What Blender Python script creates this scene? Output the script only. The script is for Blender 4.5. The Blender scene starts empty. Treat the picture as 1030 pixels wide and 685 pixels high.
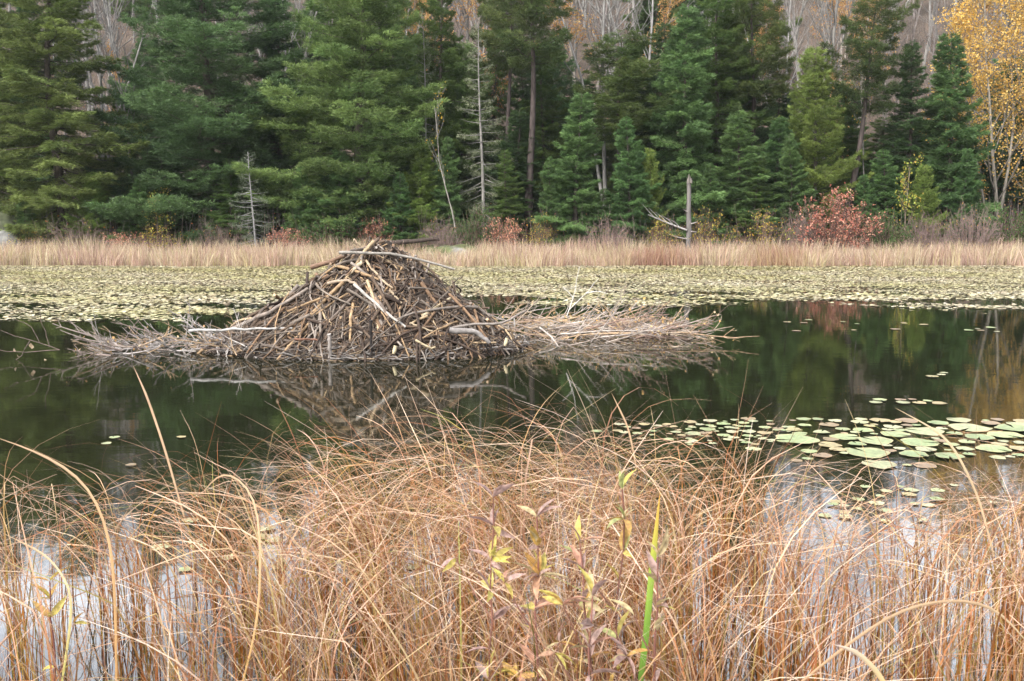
import bpy, math
import numpy as np
from math import radians, sin, cos, tan, pi

# ------------------------------------------------------------------ camera, world, sun, exposure
S = bpy.context.scene
COL = S.collection
PITCH = math.atan(127.5 / 1000.0)
CAMH = 2.0
cam = bpy.data.cameras.new('camera')
camo = bpy.data.objects.new('camera', cam); COL.objects.link(camo)
camo.location = (0, 0, CAMH)
camo.rotation_euler = (pi / 2 - PITCH, 0, 0)
cam.sensor_width = 36.0
cam.lens = 36.0 * 1000 / 1030
cam.clip_start = 0.05; cam.clip_end = 2000
cam.dof.use_dof = True; cam.dof.focus_distance = 10.0; cam.dof.aperture_fstop = 11.0
S.camera = camo

SUN_EL, SUN_AZ = radians(48), radians(218)
w = bpy.data.worlds.new("World"); S.world = w; w.use_nodes = True
nt = w.node_tree; nt.nodes.clear()
N = nt.nodes.new; Lk = nt.links.new
out = N('ShaderNodeOutputWorld'); bg = N('ShaderNodeBackground'); sky = N('ShaderNodeTexSky')
sky.sky_type = 'NISHITA'; sky.sun_disc = False; sky.sun_elevation = SUN_EL; sky.sun_rotation = SUN_AZ
sky.air_density = 1.0; sky.dust_density = 4.0; sky.ozone_density = 1.0
hs = N('ShaderNodeHueSaturation'); hs.inputs['Saturation'].default_value = 0.30; hs.inputs['Value'].default_value = 1.0
tc = N('ShaderNodeTexCoord'); mp = N('ShaderNodeMapping'); mp.inputs['Scale'].default_value = (1.6, 1.6, 5.0)
nz = N('ShaderNodeTexNoise'); nz.inputs['Scale'].default_value = 2.2; nz.inputs['Detail'].default_value = 6
cr = N('ShaderNodeValToRGB'); cr.color_ramp.elements[0].position = 0.36; cr.color_ramp.elements[0].color = (0.75, 0.78, 0.84, 1)
cr.color_ramp.elements[1].position = 0.66; cr.color_ramp.elements[1].color = (2.3, 2.26, 2.2, 1)
mx = N('ShaderNodeMix'); mx.data_type = 'RGBA'; mx.blend_type = 'MULTIPLY'; mx.inputs[0].default_value = 1.0
Lk(tc.outputs['Generated'], mp.inputs['Vector']); Lk(mp.outputs['Vector'], nz.inputs['Vector'])
Lk(nz.outputs['Fac'], cr.inputs['Fac']); Lk(sky.outputs['Color'], hs.inputs['Color'])
Lk(hs.outputs['Color'], mx.inputs[6]); Lk(cr.outputs['Color'], mx.inputs[7])
sx = N('ShaderNodeSeparateXYZ'); Lk(tc.outputs['Generated'], sx.inputs[0])
el = N('ShaderNodeMapRange'); el.interpolation_type = 'SMOOTHSTEP'; el.inputs[1].default_value = 0.12; el.inputs[2].default_value = 0.30; el.inputs[3].default_value = 1.0; el.inputs[4].default_value = 2.1
e2 = N('ShaderNodeMapRange'); e2.interpolation_type = 'SMOOTHSTEP'; e2.inputs[1].default_value = 0.0; e2.inputs[2].default_value = 0.7; e2.inputs[3].default_value = 0.0; e2.inputs[4].default_value = 1.0
e3 = N('ShaderNodeMix'); e3.data_type = 'FLOAT'; e3.inputs[2].default_value = 1.0   # added brightening of the sky beyond the hill, so the water mirrors white
Lk(sx.outputs[2], el.inputs[0]); Lk(sx.outputs[1], e2.inputs[0]); Lk(e2.outputs[0], e3.inputs[0]); Lk(el.outputs[0], e3.inputs[3])
m3 = N('ShaderNodeMix'); m3.data_type = 'RGBA'; m3.blend_type = 'MULTIPLY'; m3.inputs[0].default_value = 1.0
Lk(mx.outputs[2], m3.inputs[6]); Lk(e3.outputs[0], m3.inputs[7])
Lk(m3.outputs[2], bg.inputs['Color']); bg.inputs['Strength'].default_value = 0.15
Lk(bg.outputs['Background'], out.inputs['Surface'])

sun = bpy.data.lights.new('sun', 'SUN'); sun.energy = 1.3; sun.angle = radians(18); sun.color = (1.0, 0.955, 0.89)
suno = bpy.data.objects.new('sun', sun); COL.objects.link(suno)
from mathutils import Vector
sd = Vector((sin(SUN_AZ) * cos(SUN_EL), cos(SUN_AZ) * cos(SUN_EL), sin(SUN_EL)))
suno.rotation_euler = (-sd).to_track_quat('-Z', 'Y').to_euler()
suno.location = sd * 50
vs = S.view_settings; vs.view_transform = 'Standard'; vs.look = 'None'; vs.gamma = 1.0; vs.use_curve_mapping = False
vs.exposure = 1.0
S.cycles.max_bounces = 6; S.cycles.diffuse_bounces = 4; S.cycles.glossy_bounces = 3
S.cycles.transmission_bounces = 3; S.cycles.caustics_reflective = False; S.cycles.caustics_refractive = False
S.cycles.use_denoising = True

def P(px, py, Y=None, Z=None):
    a = (px - 515) / 1000.0; b = (342.5 - py) / 1000.0
    d = np.array([a, cos(PITCH) + b * sin(PITCH), -sin(PITCH) + b * cos(PITCH)])
    t = (Y / d[1]) if Y is not None else (Z - CAMH) / d[2]
    return np.array([0, 0, CAMH]) + d * t

# ------------------------------------------------------------------ mesh helpers
def norm(v): return v / np.maximum(np.linalg.norm(v, axis=-1, keepdims=True), 1e-9)

class Geo:
    def __init__(s): s.v = []; s.c = []; s.f = []; s.n = 0
    def add(s, v, faces, c):
        v = np.asarray(v, float).reshape(-1, 3); c = np.asarray(c, float)
        if c.ndim == 1: c = np.tile(c[:3], (len(v), 1))
        s.v.append(v); s.c.append(c[:, :3])
        for f in (faces if isinstance(faces, list) else [faces]):
            s.f.append(np.asarray(f, np.int64) + s.n)
        s.n += len(v)
    def mesh(s, name, mat, smooth=False):
        me = bpy.data.meshes.new(name)
        v = np.concatenate(s.v); c = np.concatenate(s.c)
        loops = np.concatenate([f.ravel() for f in s.f])
        tot = np.concatenate([np.full(len(f), f.shape[1]) for f in s.f])
        start = np.concatenate([[0], np.cumsum(tot)[:-1]])
        me.vertices.add(len(v)); me.vertices.foreach_set('co', v.ravel())
        me.loops.add(len(loops)); me.loops.foreach_set('vertex_index', loops)
        me.polygons.add(len(tot)); me.polygons.foreach_set('loop_start', start); me.polygons.foreach_set('loop_total', tot)
        if smooth: me.polygons.foreach_set('use_smooth', np.ones(len(tot), bool))
        at = me.color_attributes.new('Col', 'FLOAT_COLOR', 'POINT')
        at.data.foreach_set('color', np.concatenate([np.clip(c, 0, 1), np.ones((len(c), 1))], 1).ravel())
        me.update(calc_edges=True); me.validate()
        me.materials.append(mat)
        return me
    def obj(s, name, mat, parent=None, smooth=False, loc=None):
        o = bpy.data.objects.new(name, s.mesh(name, mat, smooth)); COL.objects.link(o)
        if parent: o.parent = parent
        if loc is not None: o.location = loc
        return o

def tag(o, label=None, cat=None, group=None, kind=None):
    if label: o['label'] = label
    if cat: o['category'] = cat
    if group: o['group'] = group
    if kind: o['kind'] = kind
    return o

def thing(name, label, cat, loc=(0, 0, 0), group=None, rz=0.0):
    o = bpy.data.objects.new(name, None); COL.objects.link(o)
    o.empty_display_size = 0.2
    o.location = tuple(loc); o.rotation_euler = (0, 0, rz)
    return tag(o, label, cat, group)

def tubes(geo, paths, radii, col, sides=5, cap=None):
    """paths [N,P,3], radii [N,P], col [3], [N,3]; cap: colour [N,3] or [3] of the end faces"""
    paths = np.asarray(paths, float); n, p, _ = paths.shape
    radii = np.broadcast_to(np.asarray(radii, float), (n, p))
    t = np.gradient(paths, axis=1) if p > 2 else np.repeat(paths[:, 1:] - paths[:, :1], 2, 1)
    t = norm(t)
    ax = norm(paths[:, -1] - paths[:, 0])
    ref = np.where(np.abs(ax[:, 2:3]) > 0.8, np.array([[1.0, 0, 0]]), np.array([[0, 0, 1.0]]))[:, None]
    u = norm(np.cross(t, np.broadcast_to(ref, t.shape))); vv = np.cross(t, u)
    a = np.arange(sides) * 2 * pi / sides
    ring = u[:, :, None] * np.cos(a)[None, None, :, None] + vv[:, :, None] * np.sin(a)[None, None, :, None]
    v = paths[:, :, None] + ring * radii[:, :, None, None]
    col = np.asarray(col, float)
    if col.ndim == 1: col = np.tile(col, (n, 1))
    if col.ndim == 2: col = np.repeat(col[:, None], p, 1)
    c = np.repeat(col[:, :, None], sides, 2)
    idx = np.arange(n * p * sides).reshape(n, p, sides)
    A = idx[:, :-1]; B = idx[:, 1:]
    f = np.stack([A, np.roll(A, -1, 2), np.roll(B, -1, 2), B], -1).reshape(-1, 4)
    geo.add(v, f, c.reshape(-1, 3))
    if cap is not None:
        cap = np.asarray(cap, float)
        if cap.ndim == 1: cap = np.tile(cap, (n, 1))
        for e, rev in ((0, True), (-1, False)):
            vv_ = v[:, e].reshape(-1, 3); fi = np.arange(n * sides).reshape(n, sides)
            geo.add(vv_, fi[:, ::-1] if not rev else fi, np.repeat(cap, sides, 0))

def blades(geo, paths, width, side, col):
    """flat ribbons: paths [N,P,3], width [N,P], side [N,3], col [N,P,3]"""
    n, p, _ = paths.shape
    s = norm(side)[:, None] * width[:, :, None] * 0.5
    v = np.stack([paths - s, paths + s], 2)
    idx = np.arange(n * p * 2).reshape(n, p, 2)
    f = np.stack([idx[:, :-1, 0], idx[:, :-1, 1], idx[:, 1:, 1], idx[:, 1:, 0]], -1).reshape(-1, 4)
    geo.add(v, f, np.repeat(col[:, :, None], 2, 2).reshape(-1, 3))

def elems(geo, p, d, ln, wd, col, rng, flat=0.0):
    """small diamond leaves: p [N,3], d [N,3], ln [N], wd [N], col [N,3]"""
    n = len(p); d = norm(d)
    r = rng.normal(size=(n, 3)); r[:, 2] *= (1 - flat)
    r = norm(np.cross(d, norm(r + np.array([0, 0, flat * 1.5]))))
    ln = np.broadcast_to(ln, n)[:, None]; wd = np.broadcast_to(wd, n)[:, None]
    m = p + d * ln * 0.45
    up = np.cross(r, d) * wd * 0.25
    v = np.stack([p, m - r * wd * .5 + up, p + d * ln, m + r * wd * .5 + up], 1)
    geo.add(v, np.arange(n * 4).reshape(n, 4), np.repeat(col, 4, 0))

# ------------------------------------------------------------------ materials
def mat_new(name):
    m = bpy.data.materials.new(name); m.use_nodes = True
    t = m.node_tree; b = t.nodes['Principled BSDF']
    return m, t, b

def mat_attr(name, rough=0.7, trans=0.0, nscale=3.0, namt=0.25, objvar=0.0, bump=0.0, spec=0.3, stretch=None):
    m, t, b = mat_new(name)
    at = t.nodes.new('ShaderNodeAttribute'); at.attribute_name = 'Col'
    no = t.nodes.new('ShaderNodeTexNoise'); no.inputs['Scale'].default_value = nscale; no.inputs['Detail'].default_value = 4
    tcn = t.nodes.new('ShaderNodeTexCoord')
    mpn = t.nodes.new('ShaderNodeMapping')
    if stretch: mpn.inputs['Scale'].default_value = stretch
    t.links.new(tcn.outputs['Object'], mpn.inputs['Vector']); t.links.new(mpn.outputs['Vector'], no.inputs['Vector'])
    mr = t.nodes.new('ShaderNodeMapRange'); mr.inputs[1].default_value = 0.3; mr.inputs[2].default_value = 0.7
    mr.inputs[3].default_value = 1 - namt; mr.inputs[4].default_value = 1 + namt
    t.links.new(no.outputs['Fac'], mr.inputs[0])
    mu = t.nodes.new('ShaderNodeMix'); mu.data_type = 'RGBA'; mu.blend_type = 'MULTIPLY'; mu.inputs[0].default_value = 1
    t.links.new(at.outputs['Color'], mu.inputs[6]); t.links.new(mr.outputs[0], mu.inputs[7])
    res = mu.outputs[2]
    if objvar:
        oi = t.nodes.new('ShaderNodeObjectInfo'); h = t.nodes.new('ShaderNodeHueSaturation')
        m1 = t.nodes.new('ShaderNodeMapRange'); m1.inputs[3].default_value = 1 - objvar; m1.inputs[4].default_value = 1 + objvar
        m2 = t.nodes.new('ShaderNodeMapRange'); m2.inputs[3].default_value = 0.5 - objvar * .07; m2.inputs[4].default_value = 0.5 + objvar * .07
        ml = t.nodes.new('ShaderNodeMath'); ml.operation = 'MULTIPLY'; ml.inputs[1].default_value = 7.31
        fr = t.nodes.new('ShaderNodeMath'); fr.operation = 'FRACT'
        t.links.new(oi.outputs['Random'], m1.inputs[0]); t.links.new(oi.outputs['Random'], ml.inputs[0]); t.links.new(ml.outputs[0], fr.inputs[0])
        t.links.new(fr.outputs[0], m2.inputs[0]); t.links.new(m1.outputs[0], h.inputs['Value']); t.links.new(m2.outputs[0], h.inputs['Hue'])
        t.links.new(res, h.inputs['Color']); res = h.outputs['Color']
    t.links.new(res, b.inputs['Base Color'])
    b.inputs['Roughness'].default_value = rough; b.inputs['Specular IOR Level'].default_value = spec
    if bump:
        bp = t.nodes.new('ShaderNodeBump'); bp.inputs['Strength'].default_value = bump; bp.inputs['Distance'].default_value = 0.02
        t.links.new(no.outputs['Fac'], bp.inputs['Height']); t.links.new(bp.outputs['Normal'], b.inputs['Normal'])
    if trans:
        tr = t.nodes.new('ShaderNodeBsdfTranslucent'); ms = t.nodes.new('ShaderNodeMixShader'); ms.inputs[0].default_value = trans
        t.links.new(res, tr.inputs['Color']); o = t.nodes['Material Output']
        t.links.new(b.outputs[0], ms.inputs[1]); t.links.new(tr.outputs[0], ms.inputs[2]); t.links.new(ms.outputs[0], o.inputs['Surface'])
    return m

M = {}
M['needle'] = mat_attr('needle_foliage', 0.6, 0.33, 0.9, 0.28, 0.16)
M['leaf_close'] = mat_attr('leaf_close', 0.5, 0.35, 5, 0.42, 0.12)
M['leaf'] = mat_attr('leaf_foliage', 0.6, 0.4, 1.5, 0.2, 0.1)
M['bark'] = mat_attr('bark', 0.85, 0, 9, 0.4, 0.12, 0.6, 0.2, (1, 1, 0.25))
M['wood'] = mat_attr('weathered_wood', 0.75, 0, 14, 0.35, 0, 0.5, 0.25)
M['grass'] = mat_attr('dry_grass', 0.55, 0.25, 5, 0.15, 0)
M['pad'] = mat_attr('lily_pad', 0.42, 0.0, 3.5, 0.35, 0.14, 0.1, 0.5)
M['mud'] = mat_attr('mud', 0.9, 0, 6, 0.5, 0, 1.0, 0.2)
M['rock'] = mat_attr('rock', 0.9, 0, 3.5, 0.45, 0, 0.8, 0.2)

def mat_ground():
    m, t, b = mat_new('forest_floor')
    g = t.nodes.new('ShaderNodeNewGeometry')
    n1 = t.nodes.new('ShaderNodeTexNoise'); n1.inputs['Scale'].default_value = 0.35; n1.inputs['Detail'].default_value = 8
    n2 = t.nodes.new('ShaderNodeTexNoise'); n2.inputs['Scale'].default_value = 9; n2.inputs['Detail'].default_value = 6
    c1 = t.nodes.new('ShaderNodeValToRGB'); e = c1.color_ramp.elements
    e[0].position = .3; e[0].color = (.048, .042, .037, 1); e[1].position = .7; e[1].color = (.115, .096, .085, 1)
    c2 = t.nodes.new('ShaderNodeValToRGB'); e = c2.color_ramp.elements
    e[0].position = .35; e[0].color = (.5, .5, .5, 1); e[1].position = .68; e[1].color = (1.5, 1.3, 1.05, 1)
    mu = t.nodes.new('ShaderNodeMix'); mu.data_type = 'RGBA'; mu.blend_type = 'MULTIPLY'; mu.inputs[0].default_value = 1
    for n in (n1, n2): t.links.new(g.outputs['Position'], n.inputs['Vector'])
    t.links.new(n1.outputs['Fac'], c1.inputs[0]); t.links.new(n2.outputs['Fac'], c2.inputs[0])
    t.links.new(c1.outputs[0], mu.inputs[6]); t.links.new(c2.outputs[0], mu.inputs[7]); t.links.new(mu.outputs[2], b.inputs['Base Color'])
    bp = t.nodes.new('ShaderNodeBump'); bp.inputs['Strength'].default_value = 0.8; bp.inputs['Distance'].default_value = 0.08
    t.links.new(n2.outputs['Fac'], bp.inputs['Height']); t.links.new(bp.outputs['Normal'], b.inputs['Normal'])
    b.inputs['Roughness'].default_value = 0.95; b.inputs['Specular IOR Level'].default_value = 0.1
    return m

def mat_water():
    m, t, b = mat_new('pond_water')
    g = t.nodes.new('ShaderNodeNewGeometry'); mpn = t.nodes.new('ShaderNodeMapping'); mpn.inputs['Scale'].default_value = (0.7, 1.6, 1)
    n = t.nodes.new('ShaderNodeTexNoise'); n.inputs['Scale'].default_value = 2.2; n.inputs['Detail'].default_value = 3
    bp = t.nodes.new('ShaderNodeBump'); bp.inputs['Strength'].default_value = 0.09; bp.inputs['Distance'].default_value = 0.012
    t.links.new(g.outputs['Position'], mpn.inputs['Vector']); t.links.new(mpn.outputs[0], n.inputs['Vector'])
    t.links.new(n.outputs['Fac'], bp.inputs['Height']); t.links.new(bp.outputs['Normal'], b.inputs['Normal'])
    b.inputs['Base Color'].default_value = (0.010, 0.011, 0.005, 1)
    b.inputs['Roughness'].default_value = 0.035; b.inputs['IOR'].default_value = 2.15; b.inputs['Specular IOR Level'].default_value = 0.5
    return m

# ------------------------------------------------------------------ ground and water
def smooth(a, b, x):
    t = np.clip((x - a) / (b - a), 0, 1); return t * t * (3 - 2 * t)

SHORE = 41.5
def ground(x, y):
    x = np.asarray(x, float); y = np.asarray(y, float)
    wob = 0.5 * np.sin(x * 0.23) + 0.35 * np.sin(x * 0.61 + 1)
    z = 0.55 - 1.15 * smooth(1.0, 4.6 + 0.2 * np.sin(x * 1.3), y)
    z = z + 0.75 * smooth(SHORE - 4, SHORE + 1.5, y + wob * .5)
    z = z + 0.6 * smooth(43, 50, y + wob)
    hill = np.clip(y - 49, 0, None)
    z = z + 0.37 * hill * (1 - smooth(80, 150, hill) * 0.35) * (0.25 + 0.75 * smooth(0, 14, hill))
    z = z + smooth(50, 60, y) * (1.0 * np.sin(x * 0.11 + .6) + 0.8 * np.sin(x * .07 + y * .09) + .35 * np.sin(x * .5 + y * .4))
    z = z + 0.12 * smooth(43, 46, y) * np.sin(x * 1.7 + y) * np.cos(y * 1.3 + x * .4)
    return z

def grid(xs, ys, zf, name, mat, kind):
    X, Y = np.meshgrid(xs, ys); Z = zf(X, Y)
    idx = np.arange(X.size).reshape(X.shape)
    f = np.stack([idx[:-1, :-1], idx[:-1, 1:], idx[1:, 1:], idx[1:, :-1]], -1).reshape(-1, 4)
    g = Geo(); g.add(np.stack([X, Y, Z], -1), f, [.1, .1, .1])
    return tag(g.obj(name, mat, smooth=True), kind=kind)

ys = np.concatenate([np.linspace(-300, -6, 12), np.arange(-5, 8, .25), np.arange(8, 36, 2), np.arange(36, 60, .4), np.arange(60, 170, 1.5), np.linspace(172, 900, 12)])
xs = np.concatenate([np.linspace(-900, -90, 14), np.arange(-85, 86, .8), np.linspace(90, 900, 14)])
grid(xs, ys, ground, 'ground', mat_ground(), 'structure')
grid(np.linspace(-400, 400, 9), np.array([1.5, 10, 25, 43.5]), lambda X, Y: X * 0, 'water', mat_water(), 'structure')

# ------------------------------------------------------------------ tree generators
def lerp(a, b, t): return a + (b - a) * t
def A3(*c): return np.array(c, float)

def conifer(seed, H=14.0, R=2.6, zb=0.5, nb=150, ne=45000, elen=.13, ewid=.032, pt=38, pb=-12, prof=.85, droop=.22, up=.12,
            pal=(A3(.03, .07, .035), A3(.06, .11, .045)), mode='fir', trunk_r=.17, bark=A3(.10, .085, .07), gap=.25, dead=0.0, shoot=.42, lean=0):
    rng = np.random.default_rng(seed); ne = int(ne * 1.55); ewid *= .70; elen *= .92
    u = (np.arange(nb) + rng.random(nb)) / nb
    u = np.sort(u); az_ = np.cumsum(np.full(nb, 2.39996)); h = zb + (H - zb) * u ** 1.0 * .985
    rad = R * (1 - u) ** prof * np.minimum(1, .55 + u * 2.5) * rng.uniform(1 - gap * 1.6, 1 + gap * .6, nb) * (1 + .16 * np.sin(az_ + u * 5 + seed) + .10 * np.sin(u * 23 + seed)) + .12
    az = np.cumsum(np.full(nb, 2.39996)) + rng.normal(0, .35, nb)
    pitch = np.radians(lerp(pb, pt, u ** 1.2) + rng.normal(0, 6, nb))
    rd = np.stack([np.cos(az), np.sin(az), 0 * az], 1)
    lat = np.stack([-np.sin(az), np.cos(az), 0 * az], 1)
    Lb = rad / np.maximum(np.cos(pitch), .6)
    tw = lambda hh: np.stack([.12 * np.sin(hh * .5 + seed) + lean * hh ** 1.0, .1 * np.cos(hh * .43 + seed), hh], -1)
    def path(b, s):
        L = Lb[b]; p = tw(h[b])
        z = np.sin(pitch[b]) * s - droop * s ** 2 + (up + droop * .3) * s ** 4
        q = rd[b] * (np.cos(pitch[b]) * s * L)[:, None]; q[:, 2] += z * L
        q += lat[b] * (0.08 * L * np.sin(s * 3 + b * 1.7))[:, None]
        return p + q
    wood = Geo()
    hz = np.linspace(-.3, H, 16)
    tubes(wood, tw(hz)[None], (trunk_r * (1 - (np.clip(hz, 0, H) / H) ** .9) + .012)[None], bark, 8)
    ss = np.linspace(0, 1, 6)
    bp = np.stack([path(np.arange(nb), np.full(nb, s)) for s in ss], 1)
    br = (0.008 + Lb * .011)[:, None] * (1 - .8 * ss)[None]
    tubes(wood, bp, br, bark * .95, 3)
    fol = Geo()
    alive = rng.random(nb) > dead
    pb_ = (Lb ** 1.35) * alive; pb_ /= pb_.sum()
    b = rng.choice(nb, ne, p=pb_)
    step = .13
    nj = np.maximum(2, (Lb[b] / step)).astype(int)
    j = np.floor(rng.random(ne) ** .8 * nj)
    s = np.clip((j + 1) / nj, .1, 1); 
    side = np.where(rng.random(ne) < .5, -1.0, 1.0)
    ls = shoot * Lb[b] * (1.02 - s) ** .75 * (.35 + .65 * np.minimum(1, s * 2.5)) + .10
    f = rng.random(ne) ** .8
    if mode == 'pine': f = np.ceil(f * 3) / 3 + rng.normal(0, .05, ne)
    key = np.sin(b * 12.9898 + j * 78.233 + side * 3.1) * 43758.5453; key = key - np.floor(key)
    ls = ls * (.6 + .8 * key)
    e = 1e-2
    tang = norm(path(b, np.clip(s, 0, 1)) - path(b, np.clip(s - e, 0, 1)))
    ds = norm(tang * .75 + lat[b] * (side * .8)[:, None] + A3(0, 0, 1) * (-.12 + .25 * (key - .5))[:, None])
    sag = np.zeros((ne, 3)); sag[:, 2] = -.22 * (f * ls) ** 1.2 * (1.2 if mode != 'pine' else .2)
    pos = path(b, s) + ds * (f * ls)[:, None] + sag
    bf = .78 + .44 * rng.random(nb); hue = rng.random(nb)
    mixv = np.clip(hue[b] * .6 + rng.random(ne) * .5 + key * .25 - .15, 0, 1)
    col = lerp(pal[0], pal[1], mixv[:, None]) * A3(1.26, 1.30, .98) * (bf[b] * rng.uniform(.75, 1.25, ne))[:, None]
    if mode == 'pine':
        pos += rng.normal(0, .05, (ne, 3)); pos[:, 2] += (key - .5) * .45
        d = norm(ds * .7 + norm(rng.normal(size=(ne, 3))) * .85 + A3(0, 0, .35))
        elems(fol, pos, d, elen * rng.uniform(.8, 1.3, ne), ewid * rng.uniform(.7, 1.3, ne), col, rng)
    else:
        pos += rng.normal(0, .035, (ne, 3)); pos[:, 2] += (key - .5) * .16
        d = norm(ds + rng.normal(0, .38, (ne, 3)) + A3(0, 0, -.05))
        elems(fol, pos, d, elen * rng.uniform(.7, 1.3, ne), ewid * rng.uniform(.7, 1.3, ne), col, rng, .3)
    return [('trunk', wood.mesh('trunk', M['bark'])), ('crown', fol.mesh('crown', M['needle']))]

def broad(seed, H=13, tr=.12, bark=A3(.42, .40, .36), levels=2, nb=16, start=.35, spread=38, leaves=0, lpal=None, lsize=.09, forks=0, lean=(0, 0), leafstart=.3, twigs=5, wig=.25, bl=.32, twigcol=None):
    rng = np.random.default_rng(seed)
    wood = Geo(); segs = []
    def grow(p0, d, L, r, lev, nch, s0):
        n = 7; pts = [p0]; dd = d.copy()
        for i in range(n - 1):
            dd = norm(dd + rng.normal(0, wig * .35, 3) + A3(0, 0, .06 if lev else .10)); pts.append(pts[-1] + dd * L / (n - 1))
        pts = np.array(pts); rr = r * (1 - np.linspace(0, 1, n) ** 1.1 * .88) + .004
        segs.append((pts, rr, lev))
        if lev >= levels: return
        for k in range(nch):
            t = s0 + (1 - s0) * (k + rng.random()) / nch; i = min(int(t * (n - 1)), n - 2); fr = t * (n - 1) - i
            q = lerp(pts[i], pts[i + 1], fr); rl = lerp(rr[i], rr[i + 1], fr)
            ax = norm(pts[i + 1] - pts[i]); a = rng.random() * 2 * pi
            per = norm(np.cross(ax, rng.normal(size=3)))
            an = radians(spread * rng.uniform(.6, 1.3))
            d2 = ax * cos(an) + per * sin(an)
            grow(q, norm(d2), L * bl * (1.25 - t * .75) * rng.uniform(.6, 1.2), rl * .5, lev + 1, twigs if lev == 0 else max(3, twigs - 1), .2)
    d0 = norm(A3(lean[0], lean[1], 1.0))
    grow(A3(0, 0, -.3), d0, H, tr, 0, nb, start)
    if forks:
        grow(A3(.08, 0, H * .12), norm(d0 + A3(.16, 0, 0)), H * .86, tr * .7, 0, nb // 2, start)
    if forks > 1:
        grow(A3(-.2, .1, -.2), norm(d0 + A3(-.12, .05, 0)), H * .8, tr * .75, 0, nb // 2, start)
    for lev in range(levels + 1):
        q = [s for s in segs if s[2] == lev]
        if q:
            pp = np.array([s[0] for s in q]); rr = np.array([s[1] for s in q])
            cc = bark if lev == 0 else (bark * .8 if twigcol is None else lerp(bark, twigcol, .5 * lev))
            tubes(wood, pp, np.maximum(rr, .006 if lev else .02), cc, 8 if lev == 0 else 3)
    res = [('trunk', wood.mesh('trunk', M['bark']))]
    if leaves:
        tips = [s[0] for s in segs if s[2] == levels and s[0][0, 2] > H * leafstart]
        tips = np.array(tips); n = leaves
        a = rng.integers(0, len(tips), n); i = rng.integers(1, 7, n)
        pos = tips[a, i] + rng.normal(0, .12, (n, 3))
        lp = np.array(lpal); col = lp[rng.integers(0, len(lp), n)] * rng.uniform(.75, 1.25, n)[:, None]
        g = Geo(); elems(g, pos, rng.normal(size=(n, 3)) + A3(0, 0, -.5), lsize * rng.uniform(.7, 1.3, n), lsize * .8, col, rng)
        res.append(('crown', g.mesh('crown', M['leaf'])))
    return res

def place(parts, name, label, cat, x, y, sx=1.0, sz=1.0, rz=0.0, group=None, tilt=(0, 0), z=None):
    t = thing(name, label, cat, (x, y, ground(x, y) - .03 if z is None else z), group)
    t.rotation_euler = (tilt[0], tilt[1], rz)
    t.scale = (sx, sx, sz)
    for n, me in parts:
        o = bpy.data.objects.new(n, me); COL.objects.link(o); o.parent = t
    return t

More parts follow.
